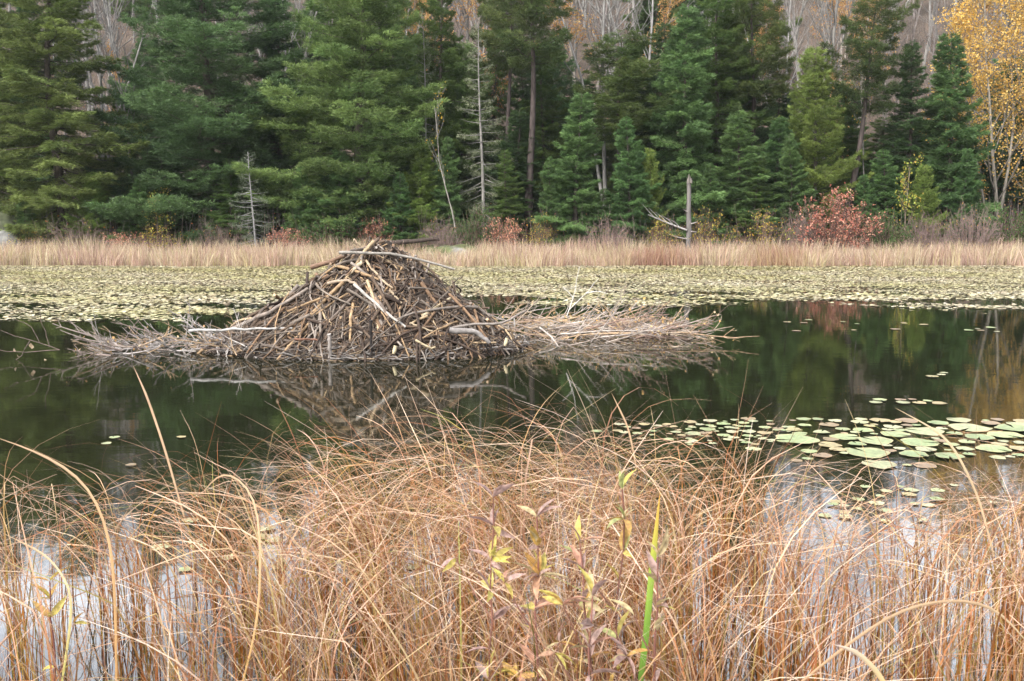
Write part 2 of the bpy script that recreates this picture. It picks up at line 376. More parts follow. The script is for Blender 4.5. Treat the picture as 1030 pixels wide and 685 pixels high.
BLUE = (A3(.056, .105, .050), A3(.120, .195, .085))
DARK = (A3(.036, .066, .034), A3(.082, .130, .060))
OLIV = (A3(.070, .100, .038), A3(.165, .195, .078))
LIME = (A3(.10, .155, .045), A3(.21, .27, .09))
GREY = (A3(.13, .145, .115), A3(.22, .225, .185))
K = {
 'pine_a': conifer(11, 17, 3.3, .6, 190, 150000, .17, .034, 35, -14, .62, .10, .16, (A3(.060, .098, .040), A3(.150, .195, .080)), 'pine', .2, gap=.34),
 'pine_b': conifer(12, 17, 3.5, .5, 190, 150000, .17, .034, 32, -10, .60, .06, .18, (A3(.045, .085, .045), A3(.105, .165, .080)), 'pine', .2, gap=.3),
 'pine_c': conifer(13, 17, 3.3, .8, 185, 150000, .16, .034, 30, -18, .55, .12, .14, OLIV, 'fir', .2, gap=.3),
 'pine_thin': conifer(14, 15, 1.7, 7.5, 60, 26000, .17, .034, 30, 0, .35, .05, .18, (A3(.045, .075, .03), A3(.10, .12, .045)), 'pine', .15, A3(.075, .06, .055), gap=.4),
 'pine_bare': conifer(24, 16, 1.8, 8.5, 60, 26000, .17, .034, 30, 0, .35, .05, .18, (A3(.04, .07, .03), A3(.09, .11, .045)), 'pine', .17, A3(.075, .06, .055), gap=.4),
 'fir_a': conifer(15, 9, 1.9, .25, 150, 70000, .13, .034, 42, -8, .9, .16, .10, BLUE, 'fir', .11, gap=.33),
 'fir_b': conifer(16, 9, 1.8, .25, 150, 70000, .13, .034, 42, -16, .85, .20, .10, BLUE, 'fir', .11, gap=.38),
 'fir_c': conifer(17, 14, 2.2, .5, 190, 85000, .15, .036, 40, -20, .8, .22, .10, DARK, 'fir', .16, gap=.38),
 'fir_d': conifer(18, 14, 2.4, .8, 175, 85000, .15, .036, 35, -22, .7, .2, .10, (A3(.045, .085, .03), A3(.095, .135, .045)), 'fir', .16, gap=.45),
 'larch': conifer(19, 9, 1.9, .3, 150, 70000, .12, .028, 45, 5, .75, .1, .15, LIME, 'fir', .1, gap=.3, shoot=.3),
 'dead_fir': conifer(20, 9, 1.5, .3, 90, 9000, .10, .018, 30, -22, .8, .15, .1, GREY, 'fir', .09, A3(.26, .25, .23), gap=.3, dead=.15, shoot=.3),
 'dead_small': conifer(21, 4, .95, .5, 60, 3200, .07, .012, 30, -15, .9, .1, .1, (A3(.16, .19, .17), A3(.26, .29, .26)), 'fir', .035, A3(.30, .30, .29), gap=.3, shoot=.3),
 'bare_a': broad(31, 13, .13, A3(.20, .19, .175), 2, 22, .35, 36, twigs=6),
 'bare_b': broad(32, 12, .10, A3(.22, .205, .19), 2, 20, .4, 30, twigs=6, forks=1),
 'bare_c': broad(33, 13, .11, A3(.20, .175, .16), 2, 24, .3, 40, twigs=6),
 'birch': broad(34, 15, .13, A3(.26, .25, .235), 2, 14, .40, 42, twigs=5, forks=1, wig=.3),
 'birch_thin': broad(35, 7, .045, A3(.30, .28, .25), 2, 8, .5, 30, twigs=4, leaves=60, lpal=[A3(.5, .34, .05)], wig=.35),
 'aspen': broad(36, 13, .075, A3(.25, .23, .19), 2, 30, .16, 42, leaves=11500, lpal=[A3(.64, .43, .10), A3(.70, .52, .18), A3(.56, .35, .08)], lsize=.095, forks=2, twigs=7, leafstart=.14),
 'maple': broad(37, 10, .09, A3(.30, .26, .22), 2, 18, .35, 40, leaves=2200, lpal=[A3(.48, .27, .09), A3(.44, .22, .08), A3(.50, .34, .13)], lsize=.12, twigs=7),
 'sapling': broad(38, 4, .03, A3(.20, .16, .12), 2, 12, .2, 40, leaves=420, lpal=[A3(.42, .42, .08), A3(.28, .36, .07), A3(.52, .40, .08)], lsize=.09, twigs=4, leafstart=.05),
}

def shrub(seed, H, W, n, leaves, lpal, lsize, stem=A3(.16, .10, .085)):
    rng = np.random.default_rng(seed); g = Geo()
    a = rng.random(n) * 2 * pi; r = rng.random(n) ** .6
    base = np.stack([np.cos(a) * r * W * .25, np.sin(a) * r * W * .25, np.full(n, -.1)], 1)
    top = np.stack([np.cos(a) * r * W * .55, np.sin(a) * r * W * .55, H * (1 - .45 * r ** 2) * rng.uniform(.6, 1.08, n)], 1)
    s = np.linspace(0, 1, 6)[None, :, None]
    p = base[:, None] * (1 - s) + top[:, None] * s + rng.normal(0, .04, (n, 6, 3)) * s
    p[:, :, :2] -= (top - base)[:, None, :2] * (s * (1 - s)) * .5
    tubes(g, p, (.014 * (1 - s[0, :, 0] * .75))[None], stem, 4)
    m = n * 6; b = rng.integers(0, n, m); j = rng.integers(2, 6, m)
    q0 = p[b, j]; q1 = q0 + norm(rng.normal(size=(m, 3)) + A3(0, 0, .7)) * (rng.uniform(.15, .4, m) * min(1, H / 1.2))[:, None]
    tw = np.stack([q0, (q0 + q1) / 2 + rng.normal(0, .015, (m, 3)), q1], 1)
    tubes(g, tw, np.array([[.006, .005, .003]]), stem, 3)
    res = [('stems', g.mesh('stems', M['bark']))]
    if leaves:
        f = Geo(); b = rng.integers(0, m, leaves); t = rng.random(leaves)[:, None]
        pos = lerp(tw[b, 0], tw[b, 2], t) + rng.normal(0, .03, (leaves, 3))
        lp = np.array(lpal); col = lp[rng.integers(0, len(lp), leaves)] * rng.uniform(.7, 1.3, leaves)[:, None]
        elems(f, pos, rng.normal(size=(leaves, 3)), lsize * rng.uniform(.7, 1.3, leaves), lsize * .6, col, rng)
        res.append(('foliage', f.mesh('foliage', M['leaf'])))
    return res
RED = [A3(.60, .24, .15), A3(.66, .35, .24), A3(.50, .18, .12), A3(.64, .40, .26)]
K['red'] = shrub(41, 2.2, 3.2, 110, 3600, RED, .075)
K['red_low'] = shrub(42, 1.2, 2.0, 60, 1500, RED, .065)
K['bareb'] = shrub(43, 1.5, 2.4, 110, 160, [A3(.45, .30, .08)], .06, A3(.23, .17, .15))
K['yellowb'] = shrub(44, 1.5, 2.0, 70, 900, [A3(.45, .40, .07), A3(.35, .38, .08), A3(.55, .38, .06)], .07)
K['greenb'] = shrub(45, 1.4, 2.2, 80, 3500, [A3(.05, .10, .03), A3(.09, .15, .04)], .07)

def at(px, D):
    return P(px, 260, Y=D)[0]
def tree(kind, name, label, cat, px, D, topy, wid=None, rz=0, tilt=(0, 0), group=None, nat=None):
    """nat = natural (height, crown diameter) of the kind; topy = pixel row of the tip"""
    x = at(px, D); z0 = float(ground(x, D)); ht = P(px, topy, Y=D)[2] - z0
    H0, W0 = NAT[kind]
    sz = ht / H0; sx = (wid * D / 1000.0) / W0 if wid else sz
    return place(K[kind], name, label, cat, x, D, sx, sz, rz, group, tilt)
NAT = {'pine_a': (17, 6.2), 'pine_b': (17, 6.6), 'pine_c': (17, 6.2), 'pine_thin': (15, 3.6), 'pine_bare': (16, 3.8), 'fir_a': (9, 3.5), 'fir_b': (9, 3.4),
       'fir_c': (14, 4.2), 'fir_d': (14, 4.6), 'larch': (9, 3.4), 'dead_fir': (9, 2.9), 'dead_small': (4, 1.8), 'bare_a': (12.5, 5), 'bare_b': (12, 5),
       'bare_c': (13, 5), 'birch': (14, 6), 'birch_thin': (6.6, 3), 'aspen': (12.5, 6.5), 'maple': (10, 5), 'sapling': (4, 2)}

# ------------------------------------------------------------------ trees one can tell apart (kind, name, label, category, px, distance, top row, width px)
T = [
 ('pine_c', 'pine_tree', 'large olive green evergreen at the left edge with drooping boughs down to the reeds', 'pine tree', 62, 45.5, -95, 172, 0.3),
 ('pine_c', 'pine_tree', 'olive green pine cut by the left frame edge above the grey boulder', 'pine tree', -8, 48, -95, 141, 2.3),
 ('pine_b', 'pine_tree', 'broad dark blue green pine between the left olive tree and the grey dead spruce', 'pine tree', 213, 47, -95, 218, 1.3),
 ('fir_c', 'fir_tree', 'low dark fir bough mass at the shore under the broad dark pine', 'fir tree', 170, 45.5, 150, 100, 0.0),
 ('fir_c', 'fir_tree', 'dark fir filling the gap right of the broad dark pine, behind the dead spruce', 'fir tree', 285, 50, -20, 90, 0.9),
 ('dead_small', 'dead_spruce', 'small grey nearly bare spruce alone at the reed edge left of the lodge', 'dead tree', 256, 43.2, 152, 46, 0.0),
 ('pine_a', 'pine_tree', 'biggest yellowish green pine, directly behind the top of the stick lodge', 'pine tree', 366, 46, -95, 194, 2.0),
 ('fir_a', 'fir_tree', 'small green fir under the lower boughs of the biggest yellowish pine', 'fir tree', 345, 44.6, 150, 80, 1.0),
 ('fir_d', 'fir_tree', 'slim olive fir right behind the grey dying spruce, reaching out of the frame', 'fir tree', 446, 50, -60, 84, 4.0),
 ('dead_fir', 'dying_spruce', 'slim greyish half bare spruce between the biggest yellowish pine and the thin birch sapling', 'dead tree', 428, 47.5, 20, 44, 2.0),
 ('pine_bare', 'pine_tree', 'dark bare trunked pine standing between the thin birch sapling and the tall bare pine trunk', 'pine tree', 512, 51, -80, 70, 2.0),
 ('bare_a', 'bare_tree', 'slim leafless tree squeezed between the two broad left pines', 'bare tree', 140, 50, -10, 60, 1.0),
 ('bare_b', 'bare_tree', 'slim leafless tree between the broad dark pine and the biggest yellowish pine', 'bare tree', 300, 49, -10, 60, 1.0),
 ('bare_b', 'bare_tree', 'slim leafless tree rising behind the larch and the large red bush', 'bare tree', 832, 48, 20, 56, 3.0),
 ('bare_c', 'bare_tree', 'slim leafless tree right of the leaning dark pine trunk', 'bare tree', 890, 51, 20, 60, 2.0),
 ('dead_fir', 'dying_spruce', 'tall grey thinly needled spruce right of the biggest yellowish pine', 'dead tree', 484, 45.2, 22, 64, 0.5),
 ('birch_thin', 'birch_sapling', 'thin pale leaning birch sapling in front of the tall grey spruce', 'birch tree', 464, 43.8, 105, 50, 0.4),
 ('pine_bare', 'pine_tree', 'tall pine with a long bare dark trunk left of the white birch', 'pine tree', 534, 48, -95, 100, 1.0),
 ('fir_c', 'fir_tree', 'dark fir at the foot of the long bare pine trunk', 'fir tree', 520, 48.5, 110, 85, 2.2),
 ('fir_b', 'fir_tree', 'bluish young fir with a pointed tip, left one of the pair by the white birch', 'fir tree', 581, 44.8, 93, 82, 0.2),
 ('fir_a', 'fir_tree', 'bluish young fir, slimmer right one of the pair by the white birch', 'fir tree', 630, 44.4, 118, 62, 2.4),
 ('birch', 'birch_tree', 'white forked birch trunk rising behind the pair of young firs', 'birch tree', 607, 49.5, -70, 110, 2.9),
 ('pine_thin', 'pine_tree', 'olive pine crown with sparse boughs spreading across the white birch', 'pine tree', 622, 47.5, 35, 110, 1.1),
 ('fir_c', 'fir_tree', 'tall dark fir between the white birch and the pale snag', 'fir tree', 662, 49, 20, 90, 1.7),
 ('fir_b', 'fir_tree', 'tallest bluish fir, standing behind the pale broken snag', 'fir tree', 688, 46.2, 5, 105, 1.2),
 ('fir_d', 'fir_tree', 'green fir right of the tallest bluish fir with its tip out of the frame', 'fir tree', 716, 48.5, -45, 95, 0.1),
 ('fir_a', 'fir_tree', 'short bright bluish fir right of the pale snag', 'fir tree', 738, 45, 112, 90, 3.3),
 ('pine_thin', 'pine_tree', 'slender pine with dark straight trunk and high sparse crown above the short bright fir', 'pine tree', 751, 49, -40, 90, 3.1),
 ('fir_b', 'fir_tree', 'young fir between the short bright fir and the pale green larch', 'fir tree', 777, 45.6, 118, 66, 5.2),
 ('larch', 'larch_tree', 'pale yellow green larch with soft feathery crown left of the red bush', 'larch tree', 814, 46, 48, 84, 0.0),
 ('pine_bare', 'pine_tree', 'leaning dark pine trunk with tufted crown rising above the red bush', 'pine tree', 848, 45.5, -20, 90, 0.6),
 ('fir_d', 'fir_tree', 'dark green fir left behind the leaning pine trunk', 'fir tree', 838, 50, 90, 80, 0.6),
 ('birch_thin', 'birch_tree', 'slim pale trunk standing just right of the leaning dark pine', 'birch tree', 872, 46.5, 60, 50, 1.5),
 ('fir_c', 'fir_tree', 'dark pointed fir, left one of the two tall firs near the golden aspens', 'fir tree', 908, 46.8, 40, 82, 0.2),
 ('fir_b', 'fir_tree', 'dark pointed fir, right and slightly taller one beside the golden aspens', 'fir tree', 948, 46, 34, 92, 2.9),
 ('fir_a', 'fir_tree', 'dark fir filling the gap between the leaning pine and the two tall firs', 'fir tree', 886, 45.8, 150, 60, 1.9),
 ('aspen', 'aspen_tree', 'golden leaved aspen clump with pale leaning stems at the right edge', 'aspen tree', 1002, 47.5, -50, 165, 0.3),
 ('aspen', 'aspen_tree', 'golden aspen half cut off by the right frame edge', 'aspen tree', 1046, 49, -30, 150, 2.0),
 ('sapling', 'birch_sapling', 'slender yellow green sapling before the two tall dark firs', 'sapling', 905, 43.8, 158, 44, 0.0),
 ('sapling', 'birch_sapling', 'thin yellowish sapling at the foot of the left dark pine', 'sapling', 157, 43.6, 190, 44, 1.0),
 ('maple', 'maple_tree', 'orange leaved tree glowing behind the leaning pine crown', 'maple tree', 856, 60, -5, 75, 0.2),
 ('maple', 'maple_tree', 'small orange leaved tree left of the pale green larch tip', 'maple tree', 828, 52, 80, 42, 1.2),
 ('maple', 'maple_tree', 'orange leaved tree showing high behind the slender pine', 'maple tree', 762, 64, 0, 60, 2.2),
 ('maple', 'maple_tree', 'thin orange leaved tree high behind the tall grey spruce', 'maple tree', 500, 58, 20, 70, 3.2),
 ('maple', 'maple_tree', 'orange leaved tree high above the biggest yellowish pine', 'maple tree', 408, 62, -20, 60, 0.9),
 ('maple', 'maple_tree', 'sparse orange leaved tree in the gap between the two left pines', 'maple tree', 122, 54, 60, 45, 2.5),
 ('maple', 'maple_tree', 'orange leaved tree showing behind the white birch crown', 'maple tree', 575, 66, -25, 90, 5.0),
 ('birch', 'birch_tree', 'white birch with crooked limbs in the gap between the two left pines', 'birch tree', 105, 52, -60, 90, 1.1),
 ('birch', 'birch_tree', 'pale leaning birch high above the small grey dead spruce', 'birch tree', 290, 56, -80, 90, 0.1),
 ('birch', 'birch_tree', 'pale birch trunk right behind the tallest bluish fir', 'birch tree', 655, 57, -60, 90, 4.1),
 ('birch', 'birch_tree', 'pale birch trunk left of the pale green larch', 'birch tree', 788, 53, -30, 80, 3.1),
]
for i, (k, n, l, c, px, D, ty, wd, rz) in enumerate(T):
    tilt = (0, 0)
    if 'leaning dark pine' in l and n == 'pine_tree' and k == 'pine_bare': tilt = (0, radians(8.5))
    if 'leaning birch sapling' in l: tilt = (0, radians(-6))
    tree(k, n, l, c, px, D, ty, wd, rz, tilt)

YG = [(24, 43.9, 196), (95, 44.2, 178), (138, 44.0, 186), (236, 44.4, 170), (304, 44.2, 176), (402, 44.3, 170), (424, 44.6, 150), (452, 44.9, 138), (508, 44.6, 150), (556, 44.3, 168), (604, 44.0, 188), (655, 44.6, 152), (716, 44.0, 176), (756, 44.1, 160), (796, 44.8, 138), (866, 44.4, 176), (926, 44.2, 172), (966, 44.4, 160)]
ry = np.random.default_rng(17)
for i, (px, D, ty) in enumerate(YG):
    tree(['fir_a', 'larch', 'fir_b', 'fir_d', 'fir_a'][i % 5], 'young_fir', 'short young evergreen filling a gap at the feet of the shoreline trees', 'fir tree', px, D, ty + ry.uniform(-12, 6), ry.uniform(34, 58), ry.random() * 6, (ry.normal(0, .04), ry.normal(0, .04)), 'short young evergreens along the forest edge')
# repeats that nothing tells apart: the half hidden second row, and the wooded hillside
rng = np.random.default_rng(5)
GA = 'dark evergreens half hidden behind the shoreline trees'
ks = ['fir_c', 'fir_d', 'pine_b', 'fir_c', 'pine_a', 'fir_d']
gapx = [-120, -60, 1010, 1070, 1130, 0, 40, 130, 160, 240, 262, 310, 330, 400, 420, 455, 470, 500, 520, 550, 560, 590, 640, 660, 690, 720, 745, 770, 795, 820, 850, 885, 915, 940, 965]
for i, px in enumerate(gapx):
    D = rng.uniform(50.5, 58); k = ks[i % 6]
    open_gap = any(abs(px - c) < 26 for c in (130, 262, 590, 640, 770, 795, 850))
    ty = rng.uniform(40, 110) if (open_gap or px > 740) else rng.uniform(-60, 60)
    if 860 < px < 1000: ty = rng.uniform(90, 140)
    tree(k, 'fir_tree' if k[:3] == 'fir' else 'pine_tree', 'dark evergreen half hidden in the second row behind the shoreline trees', 'evergreen', px + rng.uniform(-8, 8), D, ty, rng.uniform(60, 95) if k[:3] == 'fir' else rng.uniform(85, 120), rng.random() * 6, group=GA)
GB = 'bare grey trees on the hillside'
kb = ['bare_a', 'bare_b', 'bare_c', 'bare_a', 'bare_c', 'bare_b', 'birch']
nh = 240
for i in range(nh):
    D = 56 + 85 * ((i + rng.random()) / nh) ** 1.0
    half = .60 * D; x = rng.uniform(-half, half)
    s = rng.uniform(.75, 1.15)
    place(K[kb[i % 7]], 'bare_tree', 'leafless grey trunked tree on the brown hillside behind the evergreens', 'bare tree', x, D, s, s, rng.random() * 6, GB, (rng.normal(0, .04), rng.normal(0, .04)))
GC = 'evergreens scattered high on the hillside'
for i in range(26):
    D = rng.uniform(66, 135); x = rng.uniform(-.62 * D, .25 * D); s = rng.uniform(.7, 1.0)
    place(K[['fir_c', 'fir_d', 'pine_a'][i % 3]], 'hillside_evergreen', 'evergreen growing among bare trees high on the hillside', 'evergreen', x, D, s, s, rng.random() * 6, GC)
GD = 'orange leaved trees on the hillside'
for i in range(16):
    D = rng.uniform(62, 120); x = rng.uniform(-.1 * D, .6 * D); s = rng.uniform(.8, 1.2)
    place(K['maple'], 'hillside_maple', 'orange leaved tree among the bare trees of the hillside', 'maple tree', x, D, s, s, rng.random() * 6, GD)

# shrubs along the far shore
SH = [
 ('red', 'red_bush', 'large red leaved bush between the pale green larch and the dark firs', 'bush', 836, 43.2, 194, 100, 0.0),
 ('bareb', 'leafless_bush', 'purplish leafless bush at the left side of the large red bush', 'bush', 803, 43.4, 200, 44, 0.6),
 ('red_low', 'red_bush', 'dusky red bush near the shore right of the thin birch sapling', 'bush', 506, 43.0, 214, 46, 1.0),
 ('red_low', 'red_bush', 'low red bush right of the small grey dead spruce', 'bush', 288, 42.8, 226, 48, 2.0),
 ('red_low', 'red_bush', 'red bush partly behind the reeds just left of the lodge top', 'bush', 378, 43.6, 214, 40, 3.0),
 ('red_low', 'red_bush', 'low reddish bush at the foot of the left dark pine', 'bush', 128, 43.0, 230, 50, 4.0),
 ('yellowb', 'yellow_bush', 'yellowish bush at the base of the yellow green sapling on the left', 'bush', 158, 43.1, 222, 60, 1.0),
 ('yellowb', 'yellow_bush', 'yellow green bush right behind the pale broken snag', 'bush', 712, 43.4, 205, 50, 2.0),
 ('yellowb', 'yellow_bush', 'yellowish bush between the slim young fir and the pale broken snag', 'bush', 664, 43.2, 214, 44, 0.4),
 ('yellowb', 'yellow_bush', 'yellow green bush below the young fir left of the large red bush', 'bush', 764, 43.0, 206, 60, 3.4),
 ('yellowb', 'yellow_bush', 'bright yellow green bush at the shore below the left edge evergreens', 'bush', 30, 43.0, 226, 44, 4.4),
 ('yellowb', 'yellow_bush', 'yellow green bush below the pair of young firs', 'bush', 545, 43.2, 212, 40, 5.4),
 ('greenb', 'green_bush', 'dark green bush under the tall grey spruce', 'bush', 480, 43.3, 205, 46, 0.3),
 ('greenb', 'green_bush', 'green bush under the biggest yellowish pine', 'bush', 336, 43.4, 210, 70, 1.3),
 ('greenb', 'green_bush', 'green bush at the right edge under the golden aspens', 'bush', 1018, 43.4, 206, 60, 2.3),
 ('greenb', 'green_bush', 'green bush right of the large red bush', 'bush', 886, 43.0, 210, 60, 2.9),
 ('bareb', 'leafless_bush', 'leafless brown bush under the golden aspens', 'bush', 975, 43.2, 196, 66, 3.3),
 ('bareb', 'leafless_bush', 'leafless bush below the slimmer young fir', 'bush', 612, 43.0, 212, 60, 1.9),
 ('bareb', 'leafless_bush', 'leafless twiggy bush before the tall grey spruce', 'bush', 445, 43.1, 212, 52, 2.9),
 ('bareb', 'leafless_bush', 'leafless bush left of the small grey dead spruce', 'bush', 222, 43.3, 216, 60, 0.9),
 ('bareb', 'leafless_bush', 'leafless bush at the foot of the left edge evergreen', 'bush', 80, 43.3, 214, 70, 5.9),
 ('bareb', 'leafless_bush', 'leafless bush below the yellow green sapling near the two tall firs', 'bush', 930, 43.1, 206, 60, 4.2),
]
SN = {'red': (2.2, 3.3), 'red_low': (1.25, 2.1), 'bareb': (1.7, 2.8), 'yellowb': (1.7, 2.2), 'greenb': (1.6, 2.4)}
for k, n, l, c, px, D, ty, wd, rz in SH:
    x = at(px, D); z0 = float(ground(x, D)); ht = P(px, ty, Y=D)[2] - z0
    place(K[k], n, l, c, x, D, wd * D / 1000 / SN[k][1], ht / SN[k][0], rz)

# understory twigs and leaves on the slope: nobody could count them
g = Geo(); n = 9000
D = 43.5 + 60 * rng.random(n) ** 1.5; x = rng.uniform(-.6, .6, n) * D; z = ground(x, D)
p0 = np.stack([x, D, z - .05], 1); hgt = rng.uniform(.5, 2.3, n)
p2 = p0 + np.stack([rng.normal(0, .3, n), rng.normal(0, .3, n), hgt], 1); p1 = (p0 + p2) / 2 + rng.normal(0, .08, (n, 3))
cc = lerp(A3(.14, .10, .09), A3(.30, .25, .22), rng.random(n)[:, None])
tubes(g, np.stack([p0, p1, p2], 1), np.array([[.012, .009, .004]]), cc, 3)
m = 9000; b = rng.integers(0, n, m); lp = np.array([A3(.50, .26, .05), A3(.40, .18, .06), A3(.24, .28, .06), A3(.10, .14, .04), A3(.3, .2, .12)])
tag(g.obj('understory_twigs', M['bark']), 'tangled leafless undergrowth covering the forest floor and slope', 'undergrowth', kind='stuff')
g = Geo(); elems(g, lerp(p1[b], p2[b], rng.random(m)[:, None]) + rng.normal(0, .1, (m, 3)), rng.normal(size=(m, 3)), .10, .07, lp[rng.integers(0, 5, m)], rng)
tag(g.obj('understory_leaves', M['leaf']), 'scattered orange and green leaves of the forest undergrowth', 'undergrowth', kind='stuff')

# ------------------------------------------------------------------ snag, log, boulders
def bumpy(seed, a, b, c, col, moss=None, nu=40, nv=24, amp=.22):
    r = np.random.default_rng(seed); g = Geo()
    th = np.linspace(0, 2 * pi, nu, endpoint=False); ph = np.linspace(.02, pi - .02, nv)
    TH, PH = np.meshgrid(th, ph)
    d = np.stack([np.sin(PH) * np.cos(TH), np.sin(PH) * np.sin(TH), np.cos(PH)], -1)
    R = np.ones(TH.shape)
    for k in range(9):
        w_ = r.normal(size=3) * (1.2 + k * .7); R += amp / (1 + k * .5) * np.sin(d @ w_ + r.random() * 6)
    v = d * R[..., None] * np.array([a, b, c])
    cc = np.tile(col, (v.size // 3, 1)).reshape(v.shape)
    if moss is not None:
        mk = smooth(.1, .6, d[..., 2] + .4 * np.sin(d @ A3(5, 3, 1)))[..., None]; cc = lerp(cc, np.broadcast_to(moss, cc.shape), mk)
    idx = np.arange(nu * nv).reshape(nv, nu); A = idx[:-1]; B = idx[1:]
    f = np.stack([A, B, np.roll(B, -1, 1), np.roll(A, -1, 1)], -1).reshape(-1, 4)
    g.add(v, f, cc.reshape(-1, 3)); g.f.append(np.array([idx[0][::1]])); g.f.append(np.array([idx[-1][::-1]]))
    return g
def boulder(seed, px, D, a, b, c, label, col=A3(.26, .25, .24), moss=A3(.09, .10, .045), dz=0):
    x = at(px, D); o = bumpy(seed, a, b, c, col, moss).obj('boulder', M['rock'], smooth=True, loc=(x, D, float(ground(x, D)) + c * .35 + dz))
    return tag(o, label, 'boulder')
boulder(3, 8, 44.2, 1.3, .9, 1.2, 'large grey lichen covered boulder under the left edge evergreens', A3(.17, .17, .16), A3(.07, .08, .045))
boulder(4, 462, 42.2, 1.1, .5, .42, 'low mossy grey rock at the shore right of the lodge top')
boulder(6, 428, 42.6, 1.0, .6, .36, 'low green mossy hump between the fallen log and the mossy grey rock', A3(.16, .16, .10))
boulder(5, 138, 48.0, 1.4, 1, 1.3, 'shaded grey boulder in the gap between the left pines')
def pathtube(geo, pts, r0, r1, col, sides=8, cap=None, n=9, wob=0.0, seed=0):
    pts = np.array(pts, float); r = np.random.default_rng(seed)
    t = np.linspace(0, 1, len(pts)); s = np.linspace(0, 1, n)
    if len(pts) > 2:
        q = np.stack([np.interp(s, t, pts[:, k]) for k in range(3)], 1)
        for _ in range(2): q[1:-1] = (q[:-2] + 2 * q[1:-1] + q[2:]) / 4
    else: q = pts[0] + (pts[1] - pts[0]) * s[:, None]
    q[1:-1] += r.normal(0, wob, (n - 2, 3))
    tubes(geo, q[None], np.linspace(r0, r1, n)[None] * (1 + r.normal(0, .05, n))[None], col, sides, cap)
    return q
# pale broken snag with its fallen limb
x = at(692, 43.0); zs = float(ground(x, 43.0))
sn = thing('tree_snag', 'pale grey broken trunk standing at the reed edge before the tallest bluish fir', 'dead tree', (x, 43.0, zs))
g = Geo(); hs_ = P(692, 182, Y=43)[2] - zs
pathtube(g, [(0, 0, -.3), (.02, 0, hs_ * .5), (-.03, .02, hs_)], 0.13, .09, A3(.15, .138, .13), 10, A3(.3, .26, .2), wob=.01)
for k in range(6):
    a = k * 1.05; tubes(g, np.array([[(.09 * cos(a), .09 * sin(a), hs_ - .1), (.08 * cos(a), .08 * sin(a), hs_ + .05), (.07 * cos(a), .06 * sin(a), hs_ + .12 + .22 * ((k * 37) % 5) / 5)]]), np.array([[.045, .03, .006]]), A3(.19, .17, .15), 5)
g.obj('trunk', M['bark'], sn)
g = Geo()
for (z0, dx, dz, L) in ((.75, -1, .25, .9), (1.4, 1, .3, .35), (1.9, -1, .5, .3), (1.1, 1, -.1, .3)):
    tubes(g, np.array([[(0, -.02, z0), (dx * L * .5, -.1, z0 + dz * L * .4), (dx * L, -.2, z0 + dz * L)]]), np.array([[.035, .025, .008]]), A3(.36, .33, .30), 5)
g.obj('branch_stubs', M['bark'], sn)
lm = thing('fallen_limb', 'pale dead limb propped against the left side of the broken snag', 'dead limb', (x - .1, 42.9, zs))
g = Geo(); a0 = P(652, 216, Y=42.7) - np.array([x - .1, 42.9, zs]); 
q = pathtube(g, [(0, 0, 1.15), a0 * .5 + A3(0, 0, .55), a0], .05, .02, A3(.30, .285, .27), 6, n=7)
for k in range(1, 6):
    tubes(g, np.array([[q[k], q[k] + A3(-.25, 0, .25), q[k] + A3(-.55, -.05, .33 + .05 * k)]]), np.array([[.018, .012, .005]]), A3(.30, .285, .27), 4)
g.obj('limb', M['bark'], lm)
x0 = P(372, 246, Y=42.0); x1 = P(442, 240, Y=42.6)
g = Geo(); pathtube(g, [x0, (x0 + x1) / 2, x1], .12, .08, A3(.07, .055, .045), 9, A3(.3, .24, .16), wob=.02)
tag(g.obj('fallen_log', M['bark']), 'dark fallen log lying at the far shore behind the lodge top', 'log')

